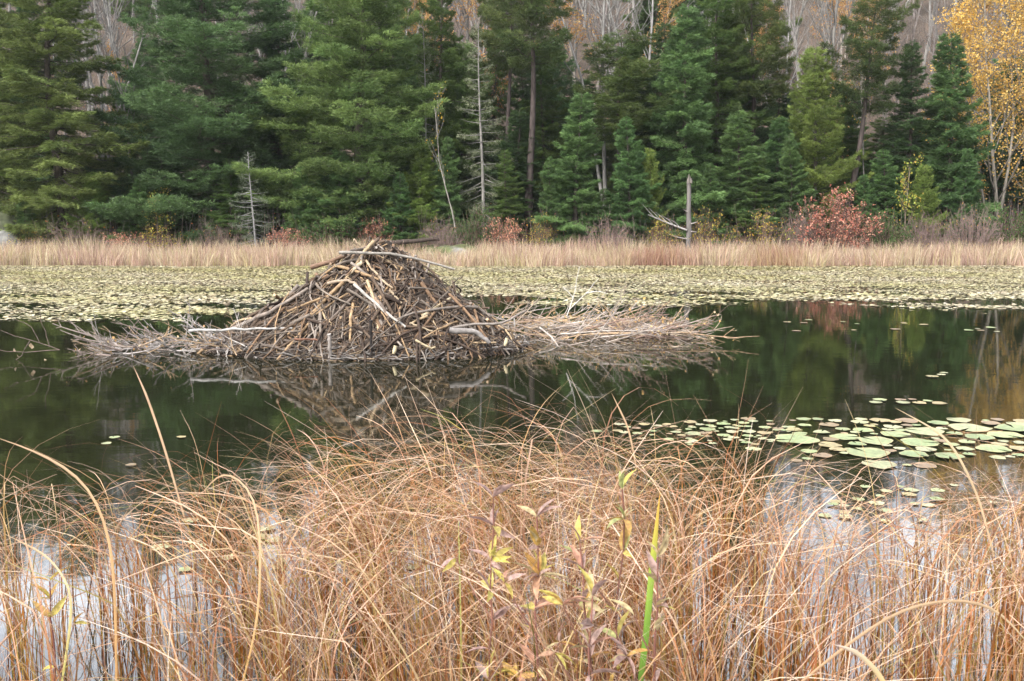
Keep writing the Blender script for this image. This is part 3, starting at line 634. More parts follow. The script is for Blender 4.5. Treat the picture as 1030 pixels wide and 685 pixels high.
# ------------------------------------------------------------------ far reed bed
def reedbed():
    g = Geo(); n = 56000
    px = rng.uniform(-220, 1250, n); D = 38.2 + 5.0 * rng.random(n) ** 1.15
    D = D + .45 * np.sin(px * .021) + .3 * np.sin(px * .09) + .3 * np.sin(px * .23 + 1) * np.sin(px * .037)
    kp = rng.random(n) < .35 + .65 * smooth(-.75, .1, np.sin(px * .31 + D * 1.7) * np.sin(px * .117 - D)); px, D = px[kp], D[kp]; n = len(px)
    x = (px - 515) / 1000 * D; 
    n1 = .5 + .5 * np.sin(px * .037 + 1.3) * np.sin(px * .011 + D); n2 = .5 + .5 * np.sin(px * .13 + D * 2)
    n3 = .5 + .5 * np.sin(px * .41 + D * 3) * np.sin(px * .23); hgt = (.55 + .36 * n1 + .20 * n2 + .16 * n3) * rng.uniform(.38, 1.12, n) * (1 + .22 * (rng.random(n) < .03)) * (1 - .25 * smooth(380, 430, px) * (1 - smooth(450, 490, px)))
    z = np.maximum(ground(x, D), -.05) 
    s = np.linspace(0, 1, 4)[None, :]
    bx = rng.normal(0, .15, n) + .10 * np.sin(px * .07); by = rng.normal(0, .1, n)
    p = np.stack([x[:, None] + bx[:, None] * s ** 2 + 0 * s, D[:, None] + by[:, None] * s ** 2, z[:, None] + hgt[:, None] * s * (1 - .12 * s)], -1)
    hgt_ = 0; wdt = rng.uniform(.010, .022, n)[:, None] * np.array([[1, .9, .7, .15]])
    pal = np.array([A3(.58, .45, .36), A3(.50, .37, .31), A3(.66, .56, .45), A3(.40, .27, .22), A3(.50, .43, .25)])
    pi_ = rng.integers(0, 5, n); col = pal[pi_] * rng.uniform(.8, 1.2, n)[:, None]
    cl = (.5 + .5 * np.sin(px * .043 + 2 * np.sin(D * 1.3)))[:, None]; col = lerp(col * A3(.92, .82, .80), col * A3(.98, 1.0, .86), cl) * .88
    dark = smooth(555, 600, px) * (1 - smooth(780, 860, px)) * (.5 + .5 * np.sin(px * .05)) 
    col = lerp(col, col * A3(.72, .55, .48), (dark * .75 * (D < 40.5))[:, None])
    side = np.stack([np.ones(n), rng.normal(0, .5, n), np.zeros(n)], 1)
    blades(g, p, wdt, side, np.repeat(col[:, None], 4, 1))
    tag(g.obj('reed_bed', M['grass']), 'long band of dry tan reeds and grass along the far shore', 'reeds', kind='stuff')
reedbed()

# ------------------------------------------------------------------ lily pads
def pad_geo(geo, cx, cy, r, rot, tilt, col, z=.006, nseg=11):
    n = len(cx); a = np.linspace(.22, 2 * pi - .22, nseg)[None] + rot[:, None]
    rr = r[:, None] * (1 + .05 * np.sin(a * 3 + rot[:, None] * 5))
    X = cx[:, None] + rr * np.cos(a); Y = cy[:, None] + rr * np.sin(a) * .92
    Z = z + np.maximum(0, (tilt[:, 0:1] * np.cos(a) + tilt[:, 1:2] * np.sin(a))) * r[:, None] + np.zeros_like(X)
    rim = np.stack([X, Y, Z], -1); cen = np.stack([cx, cy, np.full(n, z + .001)], -1)[:, None]
    v = np.concatenate([cen, rim], 1)
    idx = np.arange(n * (nseg + 1)).reshape(n, nseg + 1)
    f = np.stack([np.repeat(idx[:, :1], nseg - 1, 1), idx[:, 1:-1], idx[:, 2:]], -1).reshape(-1, 3)
    geo.add(v, f, np.repeat(col[:, None], nseg + 1, 1).reshape(-1, 3))
PADC = np.array([A3(.50, .44, .27), A3(.53, .48, .32), A3(.40, .36, .18), A3(.46, .38, .24), A3(.34, .26, .17), A3(.56, .51, .39)])
patchy = lambda x, y: .5 + .5 * np.sin(x * .6 + 1.3 * np.sin(y * .5)) * np.sin(y * 1.1 + x * .23)
def farpads():
    g = Geo(); n = 330000
    D = 18.5 + 20.0 * rng.random(n); px = rng.uniform(-200, 1230, n)
    x = (px - 515) / 1000 * D
    yy = 215 + 2000 / D
    edge = np.interp(px, [-60, 60, 180, 260, 330, 470, 600, 740, 800, 900, 1000, 1090], [328, 326, 322, 318, 309, 303, 307, 308, 305, 306, 310, 312])
    nzv = .5 * np.sin(x * 1.1 + D * .5) + .5 * np.sin(x * .43 - D * 1.7 + 1) + .5 * np.sin(D * 2.9 + x * .2) + .35 * np.sin(x * 2.9 + D * 3.1)
    soft = edge - yy + nzv * 5.5
    dens = np.clip(soft / 15, 0, 1) ** .8 * np.clip(.60 + .42 * nzv + (D - 25) * .06, .05, 1)
    keep = rng.random(n) < dens
    x, D = x[keep], D[keep]; m = len(x)
    r = rng.uniform(.020, .052, m) * (1 + .35 * (D < 25))
    ci = np.clip((rng.random(m) * 6), 0, 5.9).astype(int)
    col = PADC[ci] * rng.uniform(.8, 1.15, m)[:, None]
    col = lerp(col, col * A3(.82, .84, .60), patchy(x, D)[:, None]); z = .005
    g2 = g; pad_geo(g2, x, D, r, rng.random(m) * 6.28, rng.normal(0, .16, (m, 2)), col, z=.006, nseg=6)
    v = g2.v[-1].reshape(m, -1, 3); v[:, :, 2] += rng.random(m)[:, None] * .014; g2.v[-1] = v.reshape(-1, 3)
    tag(g.obj('lily_pad_mat', M['pad']), 'wide mat of pale yellow green lily pads before the far reeds', 'lily pads', kind='stuff')
farpads()
padmesh = []
for k in range(6):
    g = Geo(); r_ = np.random.default_rng(60 + k)
    nseg = 26; a = np.linspace(.14, 2 * pi - .14, nseg); rim = 1 + .07 * np.sin(a * 3 + k) + .05 * np.sin(a * 5 + k * 3) + r_.normal(0, .03, nseg)
    rings = [0.0, .5, .85, 1.0]; vv = []
    for q in rings:
        zz = .012 * np.sin(a * 2 + k) * q + (.035 * np.maximum(0, np.sin(a * 1.5 + k * 2)) if q == 1 else 0)
        vv.append(np.stack([np.cos(a) * rim * q, np.sin(a) * rim * q, zz + np.zeros(nseg)], 1))
    v = np.concatenate(vv); idx = np.arange(len(v)).reshape(len(rings), nseg)
    top = np.stack([idx[:-1, :-1], idx[1:, :-1], idx[1:, 1:], idx[:-1, 1:]], -1).reshape(-1, 4)
    base = [A3(.24, .28, .12), A3(.28, .30, .15), A3(.20, .25, .10), A3(.28, .23, .10), A3(.20, .14, .07), A3(.32, .32, .18)][k]
    cc = np.tile(base, (len(v), 1)); cc[-nseg:] = lerp(base, A3(.42, .28, .12), .45)
    v = v + A3(0, 0, .02); g.add(v, top, cc)
    lo = v * A3(.99, .99, 1) - A3(0, 0, .012); g.add(lo, top[:, ::-1], cc * .6)
    b0 = idx[-1]; off = len(v)
    g.add(np.concatenate([v[b0], lo[b0]]), np.stack([np.arange(nseg - 1), np.arange(1, nseg), nseg + np.arange(1, nseg), nseg + np.arange(nseg - 1)], -1)[:, ::-1], cc[:nseg].repeat(2, 0)[:2 * nseg])
    padmesh.append(g.mesh('lily_pad', M['pad'], smooth=True))
pads_xyr = []
def pad(px, py, rpx, label, group, k=None, tries=True):
    q = P(px, py, Z=0); r = rpx * q[1] / 1000.0
    for (ax, ay, ar) in pads_xyr:
        if (ax - q[0]) ** 2 + (ay - q[1]) ** 2 < ((ar + r) * .93) ** 2: return False
    pads_xyr.append((q[0], q[1], r))
    o = bpy.data.objects.new('lily_pad', padmesh[int(rng.integers(0, 6)) if k is None else k]); COL.objects.link(o)
    o.location = (q[0], q[1], .002 + rng.random() * .012); o.scale = (r, r, min(r, .12)); o.rotation_euler = (0, 0, rng.random() * 6.28)
    tag(o, label, 'lily pad', group); return True
GP = 'lily pads in the right hand patch'
pad(884, 468, 17, 'round pale pad nearest the camera at the bottom tip of the right hand patch', GP, 1)
pad(872, 456, 22, 'large pale pad just above the bottom tip of the right hand patch', GP, 0)
pad(800, 443, 22, 'large pale green pad at the left end of the right hand patch', GP, 0)
for (px, py, r) in ((850, 440, 30), (880, 444, 38), (925, 446, 40), (960, 449, 36), (1000, 452, 36), (930, 434, 40), (975, 431, 42), (1020, 432, 40), (1010, 438, 36), (920, 458, 30), (955, 460, 30), (900, 438, 30), (940, 440, 30), (868, 433, 22), (985, 441, 30)):
    pad(px, py, r * .47, 'broad pale lily pad in the dense middle of the right hand patch', GP, int(rng.integers(0, 3)))
c = 0; tries = 0
while c < 130 and tries < 3500:
    tries += 1; t = rng.random(); px = 690 + 365 * t; mid = np.interp(px, [655, 760, 860, 1055], [436, 436, 436, 440]); py = mid + rng.normal(0, 7 if px < 800 else 11)
    if not 421 < py < 470: continue
    if pad(px, py, rng.uniform(3.5, 13) * (1 if px > 800 else .65), 'small pale lily pad at the loose fringe of the right hand patch', GP): c += 1
def scatter(n, x0, x1, y0, y1, r0, r1, label, group):
    c = 0; t = 0
    while c < n and t < n * 8:
        t += 1
        if pad(rng.uniform(x0, x1), rng.uniform(y0, y1), rng.uniform(r0, r1), label, group): c += 1
scatter(9, 874, 945, 402, 406, 4, 8, 'tiny pad in the thin floating line left of the golden reflection', 'tiny pads in a floating line')
scatter(16, 790, 1010, 322, 336, 2.5, 5, 'tiny pad floating loose just before the far pad mat on the right', 'loose pads near the far mat')
scatter(3, 930, 950, 375, 380, 4, 8, 'tiny pad floating alone above the thin line of pads', 'loose pads on the dark water')
scatter(24, 600, 760, 426, 444, 2.5, 6, 'small pale pad among the grass tips left of the right hand patch', 'small pads among the grass tips')
scatter(24, 830, 1000, 488, 525, 4, 8, 'small yellowish pad between grass stems below the right hand patch', 'small pads between the grass stems')
scatter(4, 90, 215, 440, 478, 3, 5.5, 'small pad drifting alone among the arching grass on the left', 'lone pads on the left')
scatter(22, 150, 520, 510, 620, 5, 11, 'small yellowish pad half hidden among the foreground grass stems', 'pads hidden in the foreground grass')

# ------------------------------------------------------------------ beaver lodge
LD = 15.0; LC = P(385, 300, Y=LD); LX = LC[0]
PR = np.array([0, .10, .22, .36, .5, .66, .82, .95, 1.08, 1.25]); PZ = np.array([1.53, 1.43, 1.27, 1.05, .81, .56, .34, .15, .0, -.25])
def lodge_h(dx, dy, noise=True):
    a = np.where(dx < 0, 2.45, 2.0); r = np.sqrt((dx / a) ** 2 + (dy / np.where(dy < 0, 1.38, 1.6)) ** 2)
    z = np.interp(r, PR, PZ)
    if noise: z = z + (.05 * np.sin(dx * 5.1 + 1) * np.sin(dy * 6 + dx * 2) + .035 * np.sin(dx * 13 + dy * 9) + .02 * np.sin(dx * 29 - dy * 23)) * np.clip(1.2 - r, 0, 1)
    return z
lodge = thing('beaver_lodge', 'tall dome of grey and tan sticks packed with mud rising from the pond', 'beaver lodge', (LX, LD, 0))
xs = np.linspace(-3.3, 2.7, 130); ysl = np.linspace(-2, 2, 90); X, Y = np.meshgrid(xs, ysl); Z = lodge_h(X, Y)
Z = Z + np.random.default_rng(2).normal(0, .016, Z.shape) + .05 * np.sin(X * 9 + 2 * np.sin(Y * 7)) * np.sin(Y * 11 + X * 3)
idx = np.arange(X.size).reshape(X.shape); f = np.stack([idx[:-1, :-1], idx[:-1, 1:], idx[1:, 1:], idx[1:, :-1]], -1).reshape(-1, 4)
g = Geo(); mc = lerp(A3(.018, .014, .011), A3(.050, .038, .030), (.5 + .5 * np.sin(X * 7 + Y * 5) * np.sin(X * 3 - Y * 8)).ravel()[:, None])
g.add(np.stack([X, Y, Z], -1), f, mc); g.obj('mud_core', M['mud'], lodge, smooth=True)

WOODC = [A3(.21, .185, .165), A3(.32, .29, .27), A3(.44, .32, .20), A3(.14, .105, .08), A3(.075, .055, .045), A3(.26, .175, .115), A3(.50, .40, .27), A3(.165, .14, .125)]
WOODC = [c * A3(.66, .615, .56) for c in WOODC]
WP = np.array([.18, .09, .08, .20, .22, .10, .02, .11])
def surf(dx, dy):
    e = .06; z = lodge_h(dx, dy, False)
    gx = (lodge_h(dx + e, dy, False) - z) / e; gy = (lodge_h(dx, dy + e, False) - z) / e
    return z, norm(np.stack([-gx, -gy, np.ones_like(gx)], -1)), norm(np.stack([gx, gy, gx * gx + gy * gy], -1) * -1)
def stick_set(n, lmin, lmax, rmin, rmax, lift, seed, sprd=.75, front=True):
    r = np.random.default_rng(seed)
    a = r.random(n) * 2 * pi if not front else np.where(r.random(n) < .72, -r.random(n) * pi, r.random(n) * pi)
    q = np.sqrt(r.random(n)) * 1.04
    dx = np.where(np.cos(a) < 0, 2.45, 2.0) * np.cos(a) * q; dy = 1.4 * np.sin(a) * q
    z, nrm, dn = surf(dx, dy)
    tg = norm(np.cross(nrm, dn))
    an = r.normal(0, sprd, n); d = norm(dn * np.cos(an)[:, None] + tg * np.sin(an)[:, None] + nrm * r.normal(0.02, .10, n)[:, None])
    L = r.uniform(lmin, lmax, n) * np.clip(.45 + q, .5, 1.1)
    c = np.stack([dx, dy, z], 1) + nrm * r.uniform(*lift, n)[:, None]
    s = np.linspace(-.5, .5, 6)[None, :, None]
    p = c[:, None] + d[:, None] * L[:, None, None] * s
    bend = norm(np.cross(d, r.normal(size=(n, 3)))) * (r.normal(0, .05, n) * L)[:, None]
    p = p + bend[:, None] * (1 - (2 * s) ** 2) + r.normal(0, .006, (n, 6, 3))
    # follow the dome instead of leaving it
    zz = lodge_h(p[..., 0], p[..., 1], False); p[..., 2] = np.where(p[..., 2] < zz - .03, zz - .03 + .4 * (p[..., 2] - zz + .03), p[..., 2])
    p[..., 2] = np.where(p[..., 2] > zz + .22, zz + .22 + .5 * (p[..., 2] - zz - .22), p[..., 2])
    R = r.uniform(rmin, rmax, n)[:, None] * np.linspace(1.1, .65, 6)[None]
    ci = r.choice(8, n, p=WP); col = np.array(WOODC)[ci] * r.uniform(.8, 1.25, n)[:, None]
    return p, R, col
g = Geo()
for (n, l0, l1, r0, r1, lf, sd_, sp) in ((1000, .2, .6, .006, .014, (-.02, .04), 71, 1.1), (420, .45, 1.2, .009, .020, (-.01, .06), 72, .7), (1500, .10, .38, .003, .007, (-.02, .08), 73, 1.4), (160, .5, 1.2, .018, .032, (-.03, .03), 74, .7)):
    p, R, c_ = stick_set(n, l0, l1, r0, r1, lf, sd_, sp)
    tubes(g, p, R, c_, 6, cap=np.minimum(c_ * 1.5 + .05, .5))
rb = np.random.default_rng(88); nb_ = 900; a = np.where(rb.random(nb_) < .85, -rb.random(nb_) * pi, rb.random(nb_) * pi); q_ = rb.uniform(.84, 1.10, nb_)
c0 = np.stack([np.where(np.cos(a) < 0, 2.45, 2.0) * np.cos(a) * q_, 1.38 * np.sin(a) * q_, rb.uniform(-.03, .26, nb_) * (1.15 - q_) * 3 + .01], 1)
d0 = norm(np.stack([-np.sin(a) * 1.6, np.cos(a), 0 * a], 1) * rb.choice([-1, 1], nb_)[:, None] + rb.normal(0, .55, (nb_, 3)) * A3(1, 1, .7)); l0_ = rb.uniform(.15, .75, nb_)
sg = np.linspace(-.5, .5, 6)[None, :, None]; pq = c0[:, None] + d0[:, None] * l0_[:, None, None] * sg + rb.normal(0, .010, (nb_, 6, 3))
cq = .62 * np.array([A3(.30, .27, .25), A3(.18, .15, .13), A3(.09, .07, .055), A3(.38, .35, .32), A3(.30, .22, .14)])[rb.integers(0, 5, nb_)]
tubes(g, pq, rb.uniform(.004, .013, nb_)[:, None] * np.linspace(1.1, .5, 6)[None], cq, 5)
tag(g.obj('stick_mass', M['wood'], lodge), kind='stuff')
def child_sticks(p, R, c_):
    for k in range(len(p)):
        g = Geo(); o = p[k].mean(0)
        tubes(g, (p[k] - o)[None], R[k][None], c_[k], 8, cap=np.minimum(c_[k] * 1.5 + .06, .5))
        g.obj('stick', M['wood'], lodge, loc=o)
p, R, c_ = stick_set(78, .7, 1.5, .015, .030, (.0, .07), 77, .65); child_sticks(p, R, c_)
def LP(px, py, dep):   # a point of the lodge seen at this pixel at depth dep, in lodge space
    return P(px, py, Y=LD + dep) - np.array([LX, LD, 0])
def front_dep(px, py):
    """depth at which the line of sight meets the dome, for laying a stick on its skin"""
    for d_ in np.linspace(-1.7, 1.2, 146):
        q = LP(px, py, d_)
        if q[2] <= lodge_h(np.array(q[0]), np.array(q[1]), False) + .13: return d_
    return 0.0
HERO = [ # pixel path, radius, colour, label
 ([(341, 254), (370, 255), (400, 254), (425, 262), (457, 271)], .030, A3(.36, .33, .29), 'long pale grey branch laid across the very top', -.38),
 ([(356, 286), (372, 300), (390, 316), (408, 329)], .030, A3(.52, .49, .44), 'curved pale stick running down the middle of the front', None),
 ([(425, 318), (455, 299)], .034, A3(.66, .54, .36), 'thick peeled yellowish stick on the right of the front', None),
 ([(313, 269), (332, 263), (349, 256)], .045, A3(.24, .15, .10), 'thick brown log jutting out at upper left', -.15),
 ([(190, 333), (240, 331), (294, 330)], .026, A3(.55, .53, .50), 'straight whitish pole lying low on the left', -.95),
 ([(235, 331), (275, 312), (310, 290)], .045, A3(.30, .25, .21), 'thick grey brown pole running up the left slope', None),
 ([(331, 336), (332, 363)], .038, A3(.34, .30, .27), 'short grey post standing at the waterline left of centre', -1.45),
 ([(373, 322), (374, 368)], .028, A3(.035, .028, .025), 'dark wet post standing in the water at the front', -1.5),
 ([(493, 338), (494, 360)], .016, A3(.05, .04, .035), 'thin dark wet post at the right corner', -1.0),
 ([(452, 332), (478, 333), (492, 345)], .055, A3(.34, .31, .29), 'thick smooth grey log end at the lower right', -1.2),
 ([(430, 334), (480, 325), (505, 326), (530, 312)], .026, A3(.30, .26, .23), 'long grey branch rising past the right foot', -.9),
 ([(412, 325), (435, 333)], .020, A3(.50, .40, .27), 'short tan stick by the curved pale one', None),
 ([(366, 262), (352, 275)], .045, A3(.68, .55, .38), 'thick freshly peeled stick near the top', None),
 ([(330, 285), (350, 281), (360, 288)], .030, A3(.48, .38, .28), 'tan stick at mid left height', None),
 ([(368, 262), (385, 283), (395, 290)], .024, A3(.52, .40, .27), 'tan stick slanting right below the top', None),
 ([(378, 300), (390, 318)], .028, A3(.40, .28, .19), 'brown stick in the middle of the front', None),
 ([(392, 292), (404, 305)], .022, A3(.55, .43, .29), 'short tan stick right of centre', None),
 ([(296, 341), (322, 342)], .022, A3(.26, .13, .085), 'reddish brown stick low on the left front', -1.25),
 ([(418, 342), (432, 351), (438, 349)], .020, A3(.62, .50, .32), 'pale tan stick end touching the water', -1.45),
 ([(455, 285), (465, 278)], .014, A3(.14, .11, .09), 'dark twig sticking out on the right slope', .0),
 ([(356, 241), (366, 250)], .020, A3(.58, .45, .30), 'tan stick tip at the summit', .0),
 ([(372, 238), (369, 252)], .012, A3(.16, .13, .11), 'thin dark twig pointing up at the summit', .0),
]
for k, (pp, r_, c_, lb, dep) in enumerate(HERO):
    pts = [LP(a, b, front_dep(a, b) if dep is None else dep) for a, b in pp]
    g = Geo(); n = 10
    c_ = c_ * .66; pathtube(g, pts, r_ * .82, r_ * .55, c_, 9, np.minimum(c_ * 1.3 + .05, .7), n=n, wob=.007, seed=k)
    tag(g.obj('stick', M['wood'], lodge), lb)
# white fungus-pale wood chips at the waterline
for px, py in ((397, 352), (509, 344)):
    g = Geo(); tubes(g, np.array([[(-.015, 0, -.05), (0, -.01, .0), (.012, 0, .06)]]), np.array([[.022, .03, .024]]), A3(.55, .47, .30), 6, cap=A3(.60, .52, .36)); o = g.obj('peeled_chunk', M['wood'], lodge, loc=LP(px, py, -1.45 if px < 450 else -1.0))

# ------------------------------------------------------------------ brush piles at both feet of the lodge
def branchy(r, base, d, L, rad, nsub, col, P_=8, curl=.10):
    """one cut branch with side twigs -> lists of tubes"""
    pts = [base]; dd = d
    for i in range(P_ - 1):
        dd = norm(dd + r.normal(0, curl, 3) * A3(1, 1, .8)); pts.append(pts[-1] + dd * L / (P_ - 1))
    pts = np.array(pts); out_ = [(pts, rad * (1 - .8 * np.linspace(0, 1, P_)) + .0015)]
    for k in range(nsub):
        i = r.integers(1, P_ - 1); ax = norm(pts[i + 1] - pts[i]); per = norm(np.cross(ax, r.normal(size=3)))
        d2 = norm(ax * .8 + per * .65 + A3(0, 0, .12)); l2 = L * r.uniform(.2, .5) * (1.1 - i / P_); q = [pts[i]]
        for j in range(P_ - 1): d2 = norm(d2 + r.normal(0, curl * 1.1, 3)); q.append(q[-1] + d2 * l2 / (P_ - 1))
        q = np.array(q); out_.append((q, rad * .45 * (1 - .75 * np.linspace(0, 1, P_)) + .0012))
        for m_ in range(2):
            i3 = r.integers(2, P_ - 1); d3 = norm(norm(q[i3] - q[i3 - 1]) + norm(r.normal(size=3)) * .7); l3 = l2 * r.uniform(.25, .5)
            w_ = [q[i3]]
            for j in range(P_ - 1): d3 = norm(d3 + r.normal(0, curl, 3)); w_.append(w_[-1] + d3 * l3 / (P_ - 1))
            out_.append((np.array(w_), rad * .2 * (1 - .6 * np.linspace(0, 1, P_)) + .001))
    return out_
def emit(geo, lst, col):
    pp = np.array([a for a, b in lst]); rr = np.array([b for a, b in lst])
    low = pp[..., 2]; pp = pp.copy(); pp[..., 2] = np.where(low < -.03, -.03 + .15 * (low + .03), low)
    tubes(geo, pp, rr, col, 5)
def brush(name, label, px, py_d, nbr, region, dirf, seed, cols, nstuff, nleaf, hmax):
    r = np.random.default_rng(seed); c0 = np.array([at(px, py_d), py_d, 0.0])
    root = thing('brush_pile', label, 'brush pile', c0)
    leafpos = []
    for k in range(nbr):
        b = region(r); d, L = dirf(r, b)
        o = b.copy(); ls_ = branchy(r, b * 0, d, L, r.uniform(.007, .018), int(r.integers(4, 9)), None, curl=.065)
        g = Geo(); c_ = cols[r.integers(0, len(cols))] * r.uniform(.85, 1.2)
        ls2 = [(a + o, q) for a, q in ls_]
        ls2 = [(np.where((a[:, 2:3] < -.03) * np.array([[0, 0, 1]]), -.03 + .15 * (a + .03), a), q) for a, q in ls2]
        pp = np.array([a for a, q in ls2]); rr = np.array([q for a, q in ls2])
        tubes(g, pp - o, rr, c_, 5); g.obj('branch', M['wood'], root, loc=o)
        leafpos += [a[r.integers(3, 8)] for a, q in ls2]
    g = Geo()
    for k in range(nstuff):
        b = region(r); d, L = dirf(r, b); L *= .7
        ls_ = branchy(r, b, norm(d + r.normal(0, .35, 3)), L, r.uniform(.003, .009), int(r.integers(2, 6)), None, curl=.08)
        emit(g, ls_, cols[r.integers(0, len(cols))] * r.uniform(.75, 1.2))
    tag(g.obj('twig_tangle', M['wood'], root), kind='stuff')
    lp = np.array(leafpos); lp = lp[lp[:, 2] > .01]; ii = r.integers(0, len(lp), nleaf)
    g = Geo(); lc = np.array([A3(.62, .42, .20), A3(.60, .34, .12), A3(.66, .50, .30), A3(.45, .28, .14)])[r.integers(0, 4, nleaf)]
    elems(g, lp[ii] + r.normal(0, .02, (nleaf, 3)), r.normal(size=(nleaf, 3)), r.uniform(.03, .055, nleaf), r.uniform(.025, .045, nleaf), lc, r)
    tag(g.obj('dead_leaves', M['leaf'], root), kind='stuff')
    return root
GW = [c * A3(.86, .87, .90) for c in [A3(.40, .33, .27), A3(.33, .26, .21), A3(.50, .40, .29), A3(.25, .17, .13), A3(.46, .40, .34), A3(.46, .32, .19)]]
def regR(r):
    t = r.random(); x = -1.75 + 3.2 * t; return np.array([x, r.normal(0, .75) * (1 - .35 * t), r.uniform(-.02, .30) * (1 - .5 * t)])
def dirR(r, b):
    a = r.normal(.0, .50) + (pi if r.random() < .18 else 0); return norm(A3(cos(a), sin(a) * .9, r.uniform(-.12, .34))), r.uniform(.5, 1.6) * (1 if b[0] < .8 else .8)
brush('r', 'pale twiggy food pile of cut branches with dry leaves floating right of the lodge', 603, 16.3, 66, regR, dirR, 81, GW, 170, 420, .5)
def regL(r):
    t = r.random(); x = -1.25 + 2.7 * t; return np.array([x, r.normal(0, .48), r.uniform(-.02, .08) + .07 * t])
def dirL(r, b):
    a = r.normal(pi, .7) if r.random() < .65 else r.random() * 6.28; return norm(A3(cos(a), sin(a) * .8, r.uniform(-.05, .40))), r.uniform(.4, 1.1)
brush('l', 'low grey tangle of bare cut branches floating left of the lodge', 196, 14.7, 46, regL, dirL, 82, [A3(.24, .20, .17), A3(.32, .29, .27), A3(.19, .15, .13), A3(.30, .22, .14), A3(.40, .37, .34)], 150, 70, .5)
# tall pale twigs standing out of the right hand pile
tw_ = thing('upright_branch', 'tall whitish forked branch sticking up from the right hand brush pile', 'branch', tuple(P(570, 318, Y=15.2)))
b0 = P(570, 318, Y=15.2); g = Geo()
for pp in ([(570, 318), (577, 300), (583, 268)], [(572, 312), (590, 295), (602, 280)], [(590, 295), (604, 292), (612, 296)], [(577, 300), (566, 288)]):
    pathtube(g, [P(a, b, Y=15.2) - b0 for a, b in pp], .010, .004, A3(.58, .55, .50), 5, n=6, wob=.006)
g.obj('branch', M['wood'], tw_)
tw_ = thing('bare_twig', 'thin dark twig with pale round leaves at the far left of the water', 'branch', tuple(P(60, 352, Y=13.6)))
b0 = P(60, 352, Y=13.6); g = Geo()
for pp in ([(60, 352), (40, 345), (18, 338), (0, 332)], [(40, 345), (30, 325), (8, 318)], [(50, 349), (44, 330), (40, 312)], [(60, 352), (20, 355), (-10, 350)], [(30, 343), (20, 360), (5, 372)]):
    pathtube(g, [P(a, b, Y=13.6) - b0 + A3(0, 0, .0) for a, b in pp], .006, .003, A3(.16, .12, .10), 4, n=8, wob=.008)
g.obj('twig', M['wood'], tw_)
g = Geo(); r = np.random.default_rng(4); lp = np.array([P(a, b, Y=13.6) - b0 for a, b in ((16, 354), (18, 358), (31, 345), (32, 351), (44, 366), (45, 363), (34, 376), (20, 380), (37, 372), (39, 362))])
elems(g, lp, r.normal(size=(10, 3)), .06, .055, np.tile(A3(.62, .46, .30), (10, 1)), r); g.obj('dead_leaves', M['leaf'], tw_)

